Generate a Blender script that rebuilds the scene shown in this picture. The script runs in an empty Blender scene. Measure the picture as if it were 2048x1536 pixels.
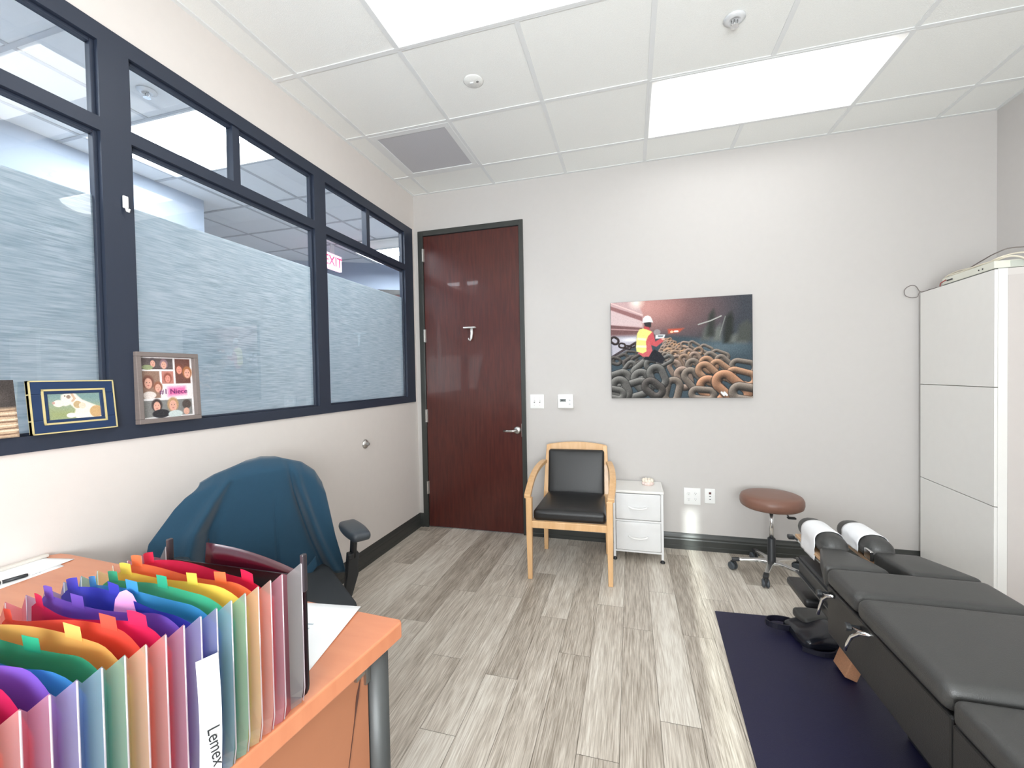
import bpy, bmesh, math, random
import numpy as np
from mathutils import Vector, Matrix, noise
random.seed(7)
PI = math.pi
C = bpy.context.scene.collection
S = bpy.context.scene

# ------------------------------------------------------------------ camera, world, sun, exposure
def make_camera():
    yaw, p, r = -.2737, -.0193, -.0188
    f = Vector((math.sin(yaw)*math.cos(p), math.cos(yaw)*math.cos(p), math.sin(p)))
    r0 = Vector((math.cos(yaw), -math.sin(yaw), 0)); u0 = r0.cross(f)
    rr = r0*math.cos(r) + u0*math.sin(r); uu = u0*math.cos(r) - r0*math.sin(r)
    cd = bpy.data.cameras.new('camera'); co = bpy.data.objects.new('camera', cd); C.objects.link(co)
    cd.sensor_fit = 'HORIZONTAL'; cd.sensor_width = 36; cd.lens = 845.07/2048*36
    cd.clip_start = .02
    m = Matrix((rr, uu, -f)).transposed().to_4x4(); m.translation = Vector((1.8695, -3.4662, 1.3563))
    co.matrix_world = m
    S.camera = co
make_camera()
w = bpy.data.worlds.new('world'); S.world = w; w.use_nodes = True
w.node_tree.nodes['Background'].inputs[0].default_value = (.75, .87, 1, 1)
w.node_tree.nodes['Background'].inputs[1].default_value = 1.5
sd = bpy.data.lights.new('sun', 'SUN'); sd.energy = 1.7; sd.angle = math.radians(.9); sd.color = (.9, 1, .96)
so = bpy.data.objects.new('sun', sd); C.objects.link(so)
so.rotation_euler = Vector((.056, 1, -.466)).to_track_quat('-Z', 'Y').to_euler()
so.location = (2, -8, 6)
ad = bpy.data.lights.new('window_daylight', 'AREA'); ad.shape = 'RECTANGLE'; ad.size = 2.0; ad.size_y = 1.8; ad.energy = 92; ad.color = (.93, .98, 1)  # fill lamp added inside the closed curtains, tilted up to brighten the ceiling
ao = bpy.data.objects.new('window_daylight', ad); C.objects.link(ao); ao.location = (2.05, -4.80, 1.7); ao.rotation_euler = (math.radians(118), 0, 0)
S.view_settings.view_transform = 'Standard'; S.view_settings.look = 'None'
S.view_settings.exposure = 1.45; S.view_settings.gamma = 1; S.view_settings.use_curve_mapping = False
LAMP = 1.5          # strength of the ceiling troffer lenses
HALL_LAMP = 15

H = 2.99; RW = 4.14; RY = -4.9; T = .6096
GX = .165; GY = -.335        # ceiling grid origin

# ------------------------------------------------------------------ materials
def srgb(r, g, b):
    f = lambda c: (c/255/12.92 if c/255 <= .04045 else ((c/255+.055)/1.055)**2.4)
    return (f(r), f(g), f(b), 1)
MATS = {}
def mat(name, col, rough=.5, metal=0, noise_amt=0, nscale=20, bump=0, bscale=200, spec=.5, coat=0, stretch=(1,1,1), emit=None, sheen=0, trans=0, alpha=1):
    if name in MATS: return MATS[name]
    m = bpy.data.materials.new(name); m.use_nodes = True; nt = m.node_tree; b = nt.nodes['Principled BSDF']
    b.inputs['Base Color'].default_value = col; b.inputs['Roughness'].default_value = rough
    b.inputs['Metallic'].default_value = metal; b.inputs['Specular IOR Level'].default_value = spec
    b.inputs['Coat Weight'].default_value = coat; b.inputs['Sheen Weight'].default_value = sheen
    b.inputs['Transmission Weight'].default_value = trans; b.inputs['Alpha'].default_value = alpha
    tc = nt.nodes.new('ShaderNodeTexCoord'); mp = nt.nodes.new('ShaderNodeMapping'); nt.links.new(tc.outputs['Object'], mp.inputs[0])
    mp.inputs['Scale'].default_value = stretch
    n = nt.nodes.new('ShaderNodeTexNoise'); n.inputs['Scale'].default_value = nscale; n.inputs['Detail'].default_value = 4
    nt.links.new(mp.outputs[0], n.inputs['Vector'])
    a = max(noise_amt, .02)
    mx = nt.nodes.new('ShaderNodeMix'); mx.data_type = 'RGBA'
    mx.inputs['A'].default_value = [c*(1-a) for c in col[:3]]+[1]; mx.inputs['B'].default_value = [min(1, c*(1+a)) for c in col[:3]]+[1]
    nt.links.new(n.outputs['Fac'], mx.inputs['Factor']); nt.links.new(mx.outputs['Result'], b.inputs['Base Color'])
    if bump:
        n2 = nt.nodes.new('ShaderNodeTexNoise'); n2.inputs['Scale'].default_value = bscale; n2.inputs['Detail'].default_value = 3
        nt.links.new(mp.outputs[0], n2.inputs['Vector'])
        bp = nt.nodes.new('ShaderNodeBump'); bp.inputs['Strength'].default_value = bump; bp.inputs['Distance'].default_value = .002
        nt.links.new(n2.outputs['Fac'], bp.inputs['Height']); nt.links.new(bp.outputs[0], b.inputs['Normal'])
    if emit:
        b.inputs['Emission Color'].default_value = emit[0]; b.inputs['Emission Strength'].default_value = emit[1]
    MATS[name] = m
    return m

def vcol_mat(name, rough=.5, coat=0):
    if name in MATS: return MATS[name]
    m = mat(name, (.5, .5, .5, 1), rough, coat=coat); nt = m.node_tree
    at = nt.nodes.new('ShaderNodeAttribute'); at.attribute_name = 'Col'
    b = nt.nodes['Principled BSDF']
    for l in list(b.inputs['Base Color'].links): nt.links.remove(l)
    nt.links.new(at.outputs['Color'], b.inputs['Base Color'])
    return m

def glass_mat():
    m = bpy.data.materials.new('window_glass'); m.use_nodes = True; nt = m.node_tree; nt.nodes.clear()
    o = nt.nodes.new('ShaderNodeOutputMaterial'); mx = nt.nodes.new('ShaderNodeMixShader')
    t = nt.nodes.new('ShaderNodeBsdfTransparent'); t.inputs[0].default_value = (.88, .945, 1, 1)
    g = nt.nodes.new('ShaderNodeBsdfGlossy'); g.inputs['Roughness'].default_value = .0
    lw = nt.nodes.new('ShaderNodeFresnel'); lw.inputs[0].default_value = 2.1
    nt.links.new(lw.outputs[0], mx.inputs[0]); nt.links.new(t.outputs[0], mx.inputs[1]); nt.links.new(g.outputs[0], mx.inputs[2])
    nt.links.new(mx.outputs[0], o.inputs[0]); return m

def film_mat():
    m = bpy.data.materials.new('frosted_film'); m.use_nodes = True; nt = m.node_tree; nt.nodes.clear()
    o = nt.nodes.new('ShaderNodeOutputMaterial')
    tc = nt.nodes.new('ShaderNodeTexCoord'); mp = nt.nodes.new('ShaderNodeMapping'); mp.inputs['Scale'].default_value = (1, 9, 170)
    nt.links.new(tc.outputs['Object'], mp.inputs[0])
    n = nt.nodes.new('ShaderNodeTexNoise'); n.inputs['Scale'].default_value = 1.0; n.inputs['Detail'].default_value = 5; n.inputs['Roughness'].default_value = .6
    nt.links.new(mp.outputs[0], n.inputs['Vector'])
    cr = nt.nodes.new('ShaderNodeValToRGB'); cr.color_ramp.elements[0].position = .38; cr.color_ramp.elements[1].position = .62
    cr.color_ramp.elements[0].color = (.74, .80, .815, 1); cr.color_ramp.elements[1].color = (1, 1, 1, 1)
    nt.links.new(n.outputs['Fac'], cr.inputs[0])
    d = nt.nodes.new('ShaderNodeBsdfDiffuse'); tl = nt.nodes.new('ShaderNodeBsdfTranslucent'); tr = nt.nodes.new('ShaderNodeBsdfTransparent')
    tr.inputs[0].default_value = (.85, .95, 1, 1)
    nt.links.new(cr.outputs[0], d.inputs[0]); nt.links.new(cr.outputs[0], tl.inputs[0])
    m1 = nt.nodes.new('ShaderNodeMixShader'); m1.inputs[0].default_value = .42
    nt.links.new(d.outputs[0], m1.inputs[1]); nt.links.new(tl.outputs[0], m1.inputs[2])
    m2 = nt.nodes.new('ShaderNodeMixShader'); m2.inputs[0].default_value = .10
    nt.links.new(m1.outputs[0], m2.inputs[1]); nt.links.new(tr.outputs[0], m2.inputs[2])
    nt.links.new(m2.outputs[0], o.inputs[0]); return m

def plastic_film(name, col, tr_fac=.3, tl=.5, gloss=.12, rough=.25):
    """coloured translucent polypropylene sheet"""
    if name in MATS: return MATS[name]
    m = bpy.data.materials.new(name); m.use_nodes = True; nt = m.node_tree; nt.nodes.clear()
    N = nt.nodes.new; L = nt.links.new
    o = N('ShaderNodeOutputMaterial'); d = N('ShaderNodeBsdfDiffuse'); t = N('ShaderNodeBsdfTranslucent'); tr = N('ShaderNodeBsdfTransparent'); g = N('ShaderNodeBsdfGlossy')
    g.inputs['Roughness'].default_value = rough
    tc = N('ShaderNodeTexCoord'); n = N('ShaderNodeTexNoise'); n.inputs['Scale'].default_value = 25; L(tc.outputs['Object'], n.inputs['Vector'])
    mx = N('ShaderNodeMix'); mx.data_type = 'RGBA'; mx.inputs['A'].default_value = [c*.93 for c in col[:3]]+[1]; mx.inputs['B'].default_value = col
    L(n.outputs['Fac'], mx.inputs['Factor']); L(mx.outputs['Result'], d.inputs[0]); L(mx.outputs['Result'], t.inputs[0])
    tr.inputs[0].default_value = [min(1, .25+.8*c) for c in col[:3]]+[1]
    a = N('ShaderNodeMixShader'); a.inputs[0].default_value = tl; L(d.outputs[0], a.inputs[1]); L(t.outputs[0], a.inputs[2])
    b = N('ShaderNodeMixShader'); b.inputs[0].default_value = tr_fac; L(a.outputs[0], b.inputs[1]); L(tr.outputs[0], b.inputs[2])
    c = N('ShaderNodeMixShader'); c.inputs[0].default_value = gloss; L(b.outputs[0], c.inputs[1]); L(g.outputs[0], c.inputs[2])
    L(c.outputs[0], o.inputs[0]); MATS[name] = m
    return m

def floor_mat():
    m = bpy.data.materials.new('grey_oak_planks'); m.use_nodes = True; nt = m.node_tree; b = nt.nodes['Principled BSDF']
    N = nt.nodes.new; L = nt.links.new
    at = N('ShaderNodeAttribute'); at.attribute_name = 'Col'     # random per plank: r offset, g tone
    tc = N('ShaderNodeTexCoord'); sp = N('ShaderNodeSeparateColor'); L(at.outputs['Color'], sp.inputs[0])
    ml = N('ShaderNodeMath'); ml.operation = 'MULTIPLY'; ml.inputs[1].default_value = 37; L(sp.outputs[0], ml.inputs[0])
    cx = N('ShaderNodeCombineXYZ'); L(ml.outputs[0], cx.inputs[2]); L(ml.outputs[0], cx.inputs[1])
    ad = N('ShaderNodeVectorMath'); L(tc.outputs['Object'], ad.inputs[0]); L(cx.outputs[0], ad.inputs[1])
    def nz(scale, sx, sy, det=4, dist=0):
        mp = N('ShaderNodeMapping'); mp.inputs['Scale'].default_value = (sx, sy, 1); L(ad.outputs[0], mp.inputs[0])
        n = N('ShaderNodeTexNoise'); n.inputs['Scale'].default_value = scale; n.inputs['Detail'].default_value = det; n.inputs['Distortion'].default_value = dist
        n.inputs['Roughness'].default_value = .6
        L(mp.outputs[0], n.inputs['Vector']); return n
    n1 = nz(1, 9, .9, 3, .6)        # broad cathedral bands
    n2 = nz(1, 230, 8, 5, .3)       # fine pores
    wv = N('ShaderNodeMath'); wv.operation = 'MULTIPLY'; wv.inputs[1].default_value = 60; L(n1.outputs['Fac'], wv.inputs[0])
    sn = N('ShaderNodeMath'); sn.operation = 'SINE'; L(wv.outputs[0], sn.inputs[0])
    r1 = N('ShaderNodeMapRange'); r1.inputs['From Min'].default_value = -1; r1.inputs['To Min'].default_value = -.06; r1.inputs['To Max'].default_value = .06; L(sn.outputs[0], r1.inputs[0])
    r2 = N('ShaderNodeMapRange'); r2.inputs['From Min'].default_value = .3; r2.inputs['From Max'].default_value = .7; r2.inputs['To Min'].default_value = -.32; r2.inputs['To Max'].default_value = .22; L(n2.outputs['Fac'], r2.inputs[0])
    r3 = N('ShaderNodeMapRange'); r3.inputs['To Min'].default_value = -.18; r3.inputs['To Max'].default_value = .18; L(sp.outputs[1], r3.inputs[0])
    n3 = nz(1, 14, 1.2, 3)
    r4 = N('ShaderNodeMapRange'); r4.inputs['From Min'].default_value = .3; r4.inputs['From Max'].default_value = .7; r4.inputs['To Min'].default_value = -.14; r4.inputs['To Max'].default_value = .14; L(n3.outputs['Fac'], r4.inputs[0])
    s = None
    for q in (r1, r2, r3, r4):
        if s is None: s = q.outputs[0]; continue
        a = N('ShaderNodeMath'); L(s, a.inputs[0]); L(q.outputs[0], a.inputs[1]); s = a.outputs[0]
    a = N('ShaderNodeMath'); L(s, a.inputs[0]); a.inputs[1].default_value = .5
    cr = N('ShaderNodeValToRGB'); cr.color_ramp.elements[0].position = .1; cr.color_ramp.elements[1].position = .85
    cr.color_ramp.elements[0].color = srgb(146, 135, 122); cr.color_ramp.elements[1].color = srgb(230, 224, 213)
    e = cr.color_ramp.elements.new(.5); e.color = srgb(200, 190, 177)
    L(a.outputs[0], cr.inputs[0]); 
    gap = N('ShaderNodeMix'); gap.data_type = 'RGBA'; gap.inputs['B'].default_value = srgb(120, 112, 100)
    L(sp.outputs[2], gap.inputs['Factor']); L(cr.outputs[0], gap.inputs['A']); L(gap.outputs['Result'], b.inputs['Base Color'])
    b.inputs['Roughness'].default_value = .42; b.inputs['Specular IOR Level'].default_value = .45
    bp = N('ShaderNodeBump'); bp.inputs['Strength'].default_value = .25; bp.inputs['Distance'].default_value = .001; L(n2.outputs['Fac'], bp.inputs['Height']); L(bp.outputs[0], b.inputs['Normal'])
    return m

def wood_mat(name, c1, c2, rough=.35, stretch=(1, 1, 12), scale=3, coat=.2):
    if name in MATS: return MATS[name]
    m = mat(name, c1, rough, coat=coat); nt = m.node_tree; b = nt.nodes['Principled BSDF']; N = nt.nodes.new; L = nt.links.new
    tc = N('ShaderNodeTexCoord'); mp = N('ShaderNodeMapping'); mp.inputs['Scale'].default_value = stretch; L(tc.outputs['Object'], mp.inputs[0])
    n = N('ShaderNodeTexNoise'); n.inputs['Scale'].default_value = scale; n.inputs['Detail'].default_value = 6; n.inputs['Distortion'].default_value = .5; L(mp.outputs[0], n.inputs['Vector'])
    cr = N('ShaderNodeValToRGB'); cr.color_ramp.elements[0].position = .3; cr.color_ramp.elements[1].position = .7
    cr.color_ramp.elements[0].color = c1; cr.color_ramp.elements[1].color = c2
    L(n.outputs['Fac'], cr.inputs[0]); L(cr.outputs[0], b.inputs['Base Color']); return m

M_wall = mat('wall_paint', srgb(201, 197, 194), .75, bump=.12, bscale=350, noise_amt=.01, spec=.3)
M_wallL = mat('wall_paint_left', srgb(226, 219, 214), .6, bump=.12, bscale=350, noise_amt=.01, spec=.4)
M_ceil = mat('acoustic_tile', srgb(240, 241, 238), .9, bump=.5, bscale=260, noise_amt=.05, nscale=140, spec=.2)
M_grid = mat('ceiling_grid_white', srgb(228, 230, 230), .5)
M_frame = mat('window_frame_charcoal', srgb(42, 50, 66), .42, bump=.08, bscale=500)
M_trim = mat('trim_charcoal', srgb(58, 60, 58), .35, noise_amt=.05)
M_door = wood_mat('mahogany_veneer', srgb(66, 27, 24), srgb(86, 38, 31), .33, (14, 14, 1.1), 4, .15)
M_glass = glass_mat(); M_film = film_mat()
M_chrome = mat('chrome', (.8, .8, .8, 1), .18, 1)
M_nickel = mat('brushed_nickel', (.62, .61, .59, 1), .32, 1)
M_white = mat('white_plastic', srgb(238, 238, 236), .35)
M_whitem = mat('white_laminate', srgb(238, 236, 232), .3)
M_black = mat('black_plastic', srgb(38, 40, 43), .4, bump=.1)
M_vinyl = mat('black_vinyl', srgb(27, 27, 28), .36, bump=.35, bscale=420, noise_amt=.05)
M_vinylg = mat('charcoal_vinyl', srgb(60, 60, 59), .40, bump=.35, bscale=420, noise_amt=.05)
M_maple = wood_mat('maple', srgb(214, 168, 118), srgb(228, 186, 138), .35, (6, 6, 1), 5)
M_desk = wood_mat('cherry_laminate', srgb(204, 128, 92), srgb(214, 140, 102), .38, (1, 8, 1), 3)
M_tan = mat('brown_vinyl', srgb(126, 90, 76), .38, bump=.2, bscale=300, noise_amt=.05)
M_navy = mat('navy_mat', srgb(24, 23, 56), .5, bump=.5, bscale=400, noise_amt=.1, nscale=200)
M_cork = mat('cork', srgb(190, 138, 104), .8, noise_amt=.25, nscale=160, bump=.6, bscale=150)
M_paper = mat('paper', srgb(243, 243, 243), .7)
M_teal = mat('teal_fleece', srgb(20, 64, 88), .85, noise_amt=.08, nscale=60, bump=.3, bscale=700, sheen=.3)
M_fabric = mat('dark_mesh_fabric', srgb(52, 56, 60), .85, noise_amt=.15, nscale=300, bump=.5, bscale=600)
M_lens = mat('lamp_lens', (1, 1, 1, 1), .5, emit=((.97, .985, 1, 1), LAMP))
M_lensH = mat('hall_lamp_lens', (1, 1, 1, 1), .5, emit=((.96, .985, 1, 1), HALL_LAMP))
M_reflector = mat('troffer_reflector', srgb(235, 234, 230), .5, emit=((1, .99, .97, 1), .10))  # pan given a faint glow in place of light reflected off the lens

# ------------------------------------------------------------------ mesh helpers
class MB:
    def __init__(s): s.bm = bmesh.new()
    def quad(s, pts):
        vs = [s.bm.verts.new(p) for p in pts]; return s.bm.faces.new(vs)
    def box(s, x0, x1, y0, y1, z0, z1, m=None):
        P = [(x, y, z) for z in (z0, z1) for (x, y) in ((x0, y0), (x1, y0), (x1, y1), (x0, y1))]
        if m is not None: P = [m @ Vector(p) for p in P]
        v = [s.bm.verts.new(p) for p in P]
        for f in ((3, 2, 1, 0), (4, 5, 6, 7), (0, 1, 5, 4), (1, 2, 6, 5), (2, 3, 7, 6), (3, 0, 4, 7)): s.bm.faces.new([v[i] for i in f])
        return s
    def loft(s, rings, cap=True, closed=True):
        R = [[s.bm.verts.new(p) for p in r] for r in rings]; n = len(R[0])
        for a, b in zip(R, R[1:]):
            for i in range(n if closed else n-1): s.bm.faces.new((a[i], a[(i+1) % n], b[(i+1) % n], b[i]))
        if cap: s.bm.faces.new(R[0][::-1]); s.bm.faces.new(R[-1])
        return s
    def tube(s, pts, r, n=10, sx=1.0, cap=True, up=None):
        """r: radius or list; sx flattens across"""
        pts = [Vector(p) for p in pts]; rings = []
        prev = None
        for i, p in enumerate(pts):
            d = (pts[min(i+1, len(pts)-1)]-pts[max(i-1, 0)]).normalized()
            if prev is None:
                u = Vector(up) if up else (Vector((0, 0, 1)) if abs(d.z) < .9 else Vector((1, 0, 0)))
            else: u = prev
            a = (u-d*u.dot(d)).normalized(); b = d.cross(a); prev = a
            rr = r[i] if isinstance(r, (list, tuple)) else r
            rings.append([p+a*rr*math.cos(2*PI*k/n)+b*rr*sx*math.sin(2*PI*k/n) for k in range(n)])
        return s.loft(rings, cap)
    def bar(s, pts, w, h, up=(0, 0, 1)):
        """rectangular section sweep: w along side axis, h along up"""
        pts = [Vector(p) for p in pts]; rings = []
        for i, p in enumerate(pts):
            d = (pts[min(i+1, len(pts)-1)]-pts[max(i-1, 0)]).normalized(); u = Vector(up); u = (u-d*u.dot(d)).normalized(); b = d.cross(u)
            ww = w[i] if isinstance(w, (list, tuple)) else w; hh = h[i] if isinstance(h, (list, tuple)) else h
            rings.append([p+u*hh/2*a+b*ww/2*c for a, c in ((1, 1), (1, -1), (-1, -1), (-1, 1))])
        return s.loft(rings)
    def lathe(s, prof, c=(0, 0, 0), n=32, axis='z', m=None):
        rings = []
        for r, z in prof:
            r = max(r, 1e-4); ring = []
            for k in range(n):
                a = 2*PI*k/n; x, y = r*math.cos(a), r*math.sin(a)
                p = Vector((x, y, z)) if axis == 'z' else (Vector((z, x, y)) if axis == 'x' else Vector((x, z, -y)))
                p = p+Vector(c)
                ring.append(m @ p if m is not None else p)
            rings.append(ring)
        return s.loft(rings)
    def prism(s, poly, z0, z1, plane='xy', f=None):
        def P(a, b, c):
            p = {'xy': (a, b, c), 'xz': (a, c, b), 'yz': (c, a, b)}[plane]; return f(p) if f else p
        lo = [s.bm.verts.new(P(a, b, z0)) for a, b in poly]; hi = [s.bm.verts.new(P(a, b, z1)) for a, b in poly]; n = len(poly)
        s.bm.faces.new(lo[::-1]); s.bm.faces.new(hi)
        for i in range(n): s.bm.faces.new((lo[i], lo[(i+1) % n], hi[(i+1) % n], hi[i]))
        return s
    def cushion(s, x0, x1, y0, y1, z0, z1, r=.02, dome=0, f=None, n=10, rb=None):
        hx, hy, hz = (x1-x0)/2, (y1-y0)/2, (z1-z0)/2; cx, cy, cz = (x0+x1)/2, (y0+y1)/2, (z0+z1)/2
        r = min(r, hx, hy, hz)
        def ax(h):
            e = [-h+r*t for t in (0, .15, .35, .6, 1)]; mid = [(-h+r)+(2*(h-r))*i/n for i in range(1, n)]; return e+mid+[-x for x in e[::-1]]
        X, Y, Z = ax(hx), ax(hy), ax(hz); cache = {}
        def V(i, j, k):
            if (i, j, k) in cache: return cache[(i, j, k)]
            q = Vector((X[i], Y[j], Z[k]))
            inn = Vector([max(-h+r, min(h-r, c)) for c, h in zip(q, (hx, hy, hz))]); d = q-inn
            p = inn+(d.normalized()*r if d.length > 1e-9 else d)
            if dome: p.z += dome*(1-(p.x/hx)**2)*(1-(p.y/hy)**2)*(1 if p.z > 0 else 0)*max(0, p.z/hz)
            p = p+Vector((cx, cy, cz))
            if f: p = Vector(f(p))
            cache[(i, j, k)] = s.bm.verts.new(p); return cache[(i, j, k)]
        a, b, c = len(X)-1, len(Y)-1, len(Z)-1
        for i in range(a):
            for j in range(b):
                s.bm.faces.new((V(i, j, c), V(i+1, j, c), V(i+1, j+1, c), V(i, j+1, c)))
                s.bm.faces.new((V(i, j, 0), V(i, j+1, 0), V(i+1, j+1, 0), V(i+1, j, 0)))
        for i in range(a):
            for k in range(c):
                s.bm.faces.new((V(i, 0, k), V(i+1, 0, k), V(i+1, 0, k+1), V(i, 0, k+1)))
                s.bm.faces.new((V(i, b, k), V(i, b, k+1), V(i+1, b, k+1), V(i+1, b, k)))
        for j in range(b):
            for k in range(c):
                s.bm.faces.new((V(0, j, k), V(0, j, k+1), V(0, j+1, k+1), V(0, j+1, k)))
                s.bm.faces.new((V(a, j, k), V(a, j+1, k), V(a, j+1, k+1), V(a, j, k+1)))
        return s
    def grid(s, fn, nu, nv):
        G = [[s.bm.verts.new(fn(i/nu, j/nv)) for j in range(nv+1)] for i in range(nu+1)]
        for i in range(nu):
            for j in range(nv): s.bm.faces.new((G[i][j], G[i+1][j], G[i+1][j+1], G[i][j+1]))
        return s
    def build(s, name, m, parent=None, bevel=0, smooth=False, subsurf=0, solid=0, seg=2, rev=True):
        if rev: bmesh.ops.recalc_face_normals(s.bm, faces=s.bm.faces)
        me = bpy.data.meshes.new(name); s.bm.to_mesh(me); s.bm.free()
        me.materials.append(m)
        o = bpy.data.objects.new(name, me); C.objects.link(o)
        if parent: o.parent = parent
        if solid:
            q = o.modifiers.new('solid', 'SOLIDIFY'); q.thickness = solid; q.offset = 0
        if bevel:
            q = o.modifiers.new('bevel', 'BEVEL'); q.width = bevel; q.segments = seg; q.limit_method = 'ANGLE'; q.angle_limit = math.radians(40); q.harden_normals = False
        if subsurf:
            q = o.modifiers.new('sub', 'SUBSURF'); q.levels = subsurf; q.render_levels = subsurf
        if smooth:
            for p in me.polygons: p.use_smooth = True
        elif bevel:
            pass
        return o

def empty(name, loc=(0, 0, 0), rz=0):
    o = bpy.data.objects.new(name, None); C.objects.link(o); o.location = loc; o.rotation_euler = (0, 0, rz); o.empty_display_size = .1
    return o
def tag(o, label, cat, group=None, kind=None):
    o['label'] = label; o['category'] = cat
    if group: o['group'] = group
    if kind: o['kind'] = kind
    return o
def thing(name, label, cat, loc=(0, 0, 0), rz=0, group=None): return tag(empty(name, loc, rz), label, cat, group)
def struct(o): o['kind'] = 'structure'; return o
def text_mesh(txt, size, extrude=.0005):
    c = bpy.data.curves.new('t', 'FONT'); c.body = txt; c.size = size; c.extrude = extrude; c.align_x = 'CENTER'; c.align_y = 'CENTER'
    o = bpy.data.objects.new('t', c); C.objects.link(o); dg = bpy.context.evaluated_depsgraph_get()
    me = bpy.data.meshes.new_from_object(o.evaluated_get(dg)); bpy.data.objects.remove(o); return me
def text_obj(name, txt, size, m, parent, mw, extrude=.0005):
    me = text_mesh(txt, size, extrude); me.transform(mw); me.materials.clear(); me.materials.append(m)
    o = bpy.data.objects.new(name, me); C.objects.link(o); o.parent = parent; return o
def frame_mat(org, ex, ey):
    ex = Vector(ex).normalized(); ey = Vector(ey).normalized(); ez = ex.cross(ey)
    m = Matrix((ex, ey, ez)).transposed().to_4x4(); m.translation = Vector(org); return m

# ------------------------------------------------------------------ picture printing (vertex colours on the printed sheet)
class Pic:
    def __init__(s, W, Hh, bg=(128, 128, 128)):
        s.W, s.H = W, Hh; s.a = np.ones((Hh, W, 3))*np.array(bg, float); y, x = np.mgrid[0:Hh, 0:W]
        s.x = (x+.5)/W; s.y = (y+.5)/Hh; s.asp = W/Hh
    def blend(s, mask, col):
        mask = np.clip(mask, 0, 1)[..., None]; s.a = s.a*(1-mask)+np.asarray(col, float)*mask
    def poly(s, pts, col, soft=.004, a=1):
        inside = np.zeros(s.x.shape, bool); d = np.full(s.x.shape, 9.); n = len(pts)
        for i in range(n):
            (x0, y0), (x1, y1) = pts[i], pts[(i+1) % n]
            c = ((y0 > s.y) != (y1 > s.y)) & (s.x < (x1-x0)*(s.y-y0)/((y1-y0) or 1e-9)+x0); inside ^= c
            d = np.minimum(d, s.seg(x0, y0, x1, y1))
        sd = np.where(inside, d, -d); s.blend(np.clip(sd/soft*.5+.5, 0, 1)*a, col)
    def seg(s, x0, y0, x1, y1):
        dx, dy = (x1-x0)*s.asp, y1-y0; px, py = (s.x-x0)*s.asp, s.y-y0; t = np.clip((px*dx+py*dy)/(dx*dx+dy*dy+1e-12), 0, 1)
        return np.hypot(px-t*dx, py-t*dy)
    def line(s, pts, r, col, soft=.004, a=1):
        d = np.full(s.x.shape, 9.)
        for p, q in zip(pts, pts[1:]): d = np.minimum(d, s.seg(*p, *q))
        s.blend(np.clip((r-d)/soft+.5, 0, 1)*a, col)
    def blob(s, cx, cy, rx, ry, col, soft=.15, ang=0, a=1):
        px, py = (s.x-cx)*s.asp, s.y-cy; c, q = math.cos(ang), math.sin(ang); u, v = (px*c+py*q)/(rx*s.asp), (-px*q+py*c)/ry
        r = np.hypot(u, v); s.blend(np.clip((1-r)/soft+.5*(soft < .5), 0, 1)*a, col)
    def ring(s, cx, cy, rx, ry, th, ang, col, a0=None):
        """a shaded chain link: rx, ry, th in units of picture height"""
        px, py = (s.x-cx)*s.asp, s.y-cy; c, q = math.cos(ang), math.sin(ang); u, v = px*c+py*q, -px*q+py*c
        L = max(rx-ry, 0); uu = np.sign(u)*np.maximum(np.abs(u)-L, 0); d = np.hypot(uu, v)-ry; t = d/th
        m = np.clip((1-np.abs(t))*th/.006+.5, 0, 1)
        nx, ny = uu/(np.hypot(uu, v)+1e-6)*t, v/(np.hypot(uu, v)+1e-6)*t
        gx, gy = nx*c-ny*q, nx*q+ny*c
        sh = np.clip(.72-.5*gy-.2*gx, .22, 1.25); col = np.array(col, float)[None, None]*sh[..., None]
        s.blend(np.clip((1.25-np.abs(t))*th/.008, 0, 1)*.7, (22, 24, 26)); s.blend(m, np.clip(col, 0, 255))
    def noise(s, amp, seed=1, k=1):
        rng = np.random.default_rng(seed); n = rng.normal(0, amp, (s.H//k+1, s.W//k+1)); n = np.kron(n, np.ones((k, k)))[:s.H, :s.W]; s.a = np.clip(s.a+n[..., None], 0, 255)
def print_pic(name, pic, mw, w, h, m, parent):
    """one quad per dot of the print"""
    W, Hh = pic.W, pic.H; me = bpy.data.meshes.new(name)
    xs = np.linspace(-w/2, w/2, W+1); ys = np.linspace(h/2, -h/2, Hh+1); X, Y = np.meshgrid(xs, ys)
    M = np.array(mw); P = np.stack([X.ravel(), Y.ravel(), np.zeros(X.size), np.ones(X.size)], 1) @ M.T
    idx = np.arange((W+1)*(Hh+1)).reshape(Hh+1, W+1); F = np.stack([idx[1:, :-1], idx[1:, 1:], idx[:-1, 1:], idx[:-1, :-1]], -1).reshape(-1, 4)
    me.vertices.add(len(P)); me.vertices.foreach_set('co', P[:, :3].ravel())
    me.loops.add(F.size); me.loops.foreach_set('vertex_index', F.ravel().astype(np.int32)); me.polygons.add(len(F))
    me.polygons.foreach_set('loop_start', np.arange(0, F.size, 4, dtype=np.int32)); me.polygons.foreach_set('loop_total', np.full(len(F), 4, np.int32)); me.update(calc_edges=True)
    c = np.clip(pic.a, 0, 255)/255; c = np.where(c <= .04045, c/12.92, ((c+.055)/1.055)**2.4)
    at = me.attributes.new('Col', 'FLOAT_COLOR', 'FACE'); at.data.foreach_set('color', np.concatenate([c, np.ones((Hh, W, 1))], 2).ravel().astype(np.float32))
    me.materials.append(m); o = bpy.data.objects.new(name, me); C.objects.link(o); o.parent = parent; return o

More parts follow.
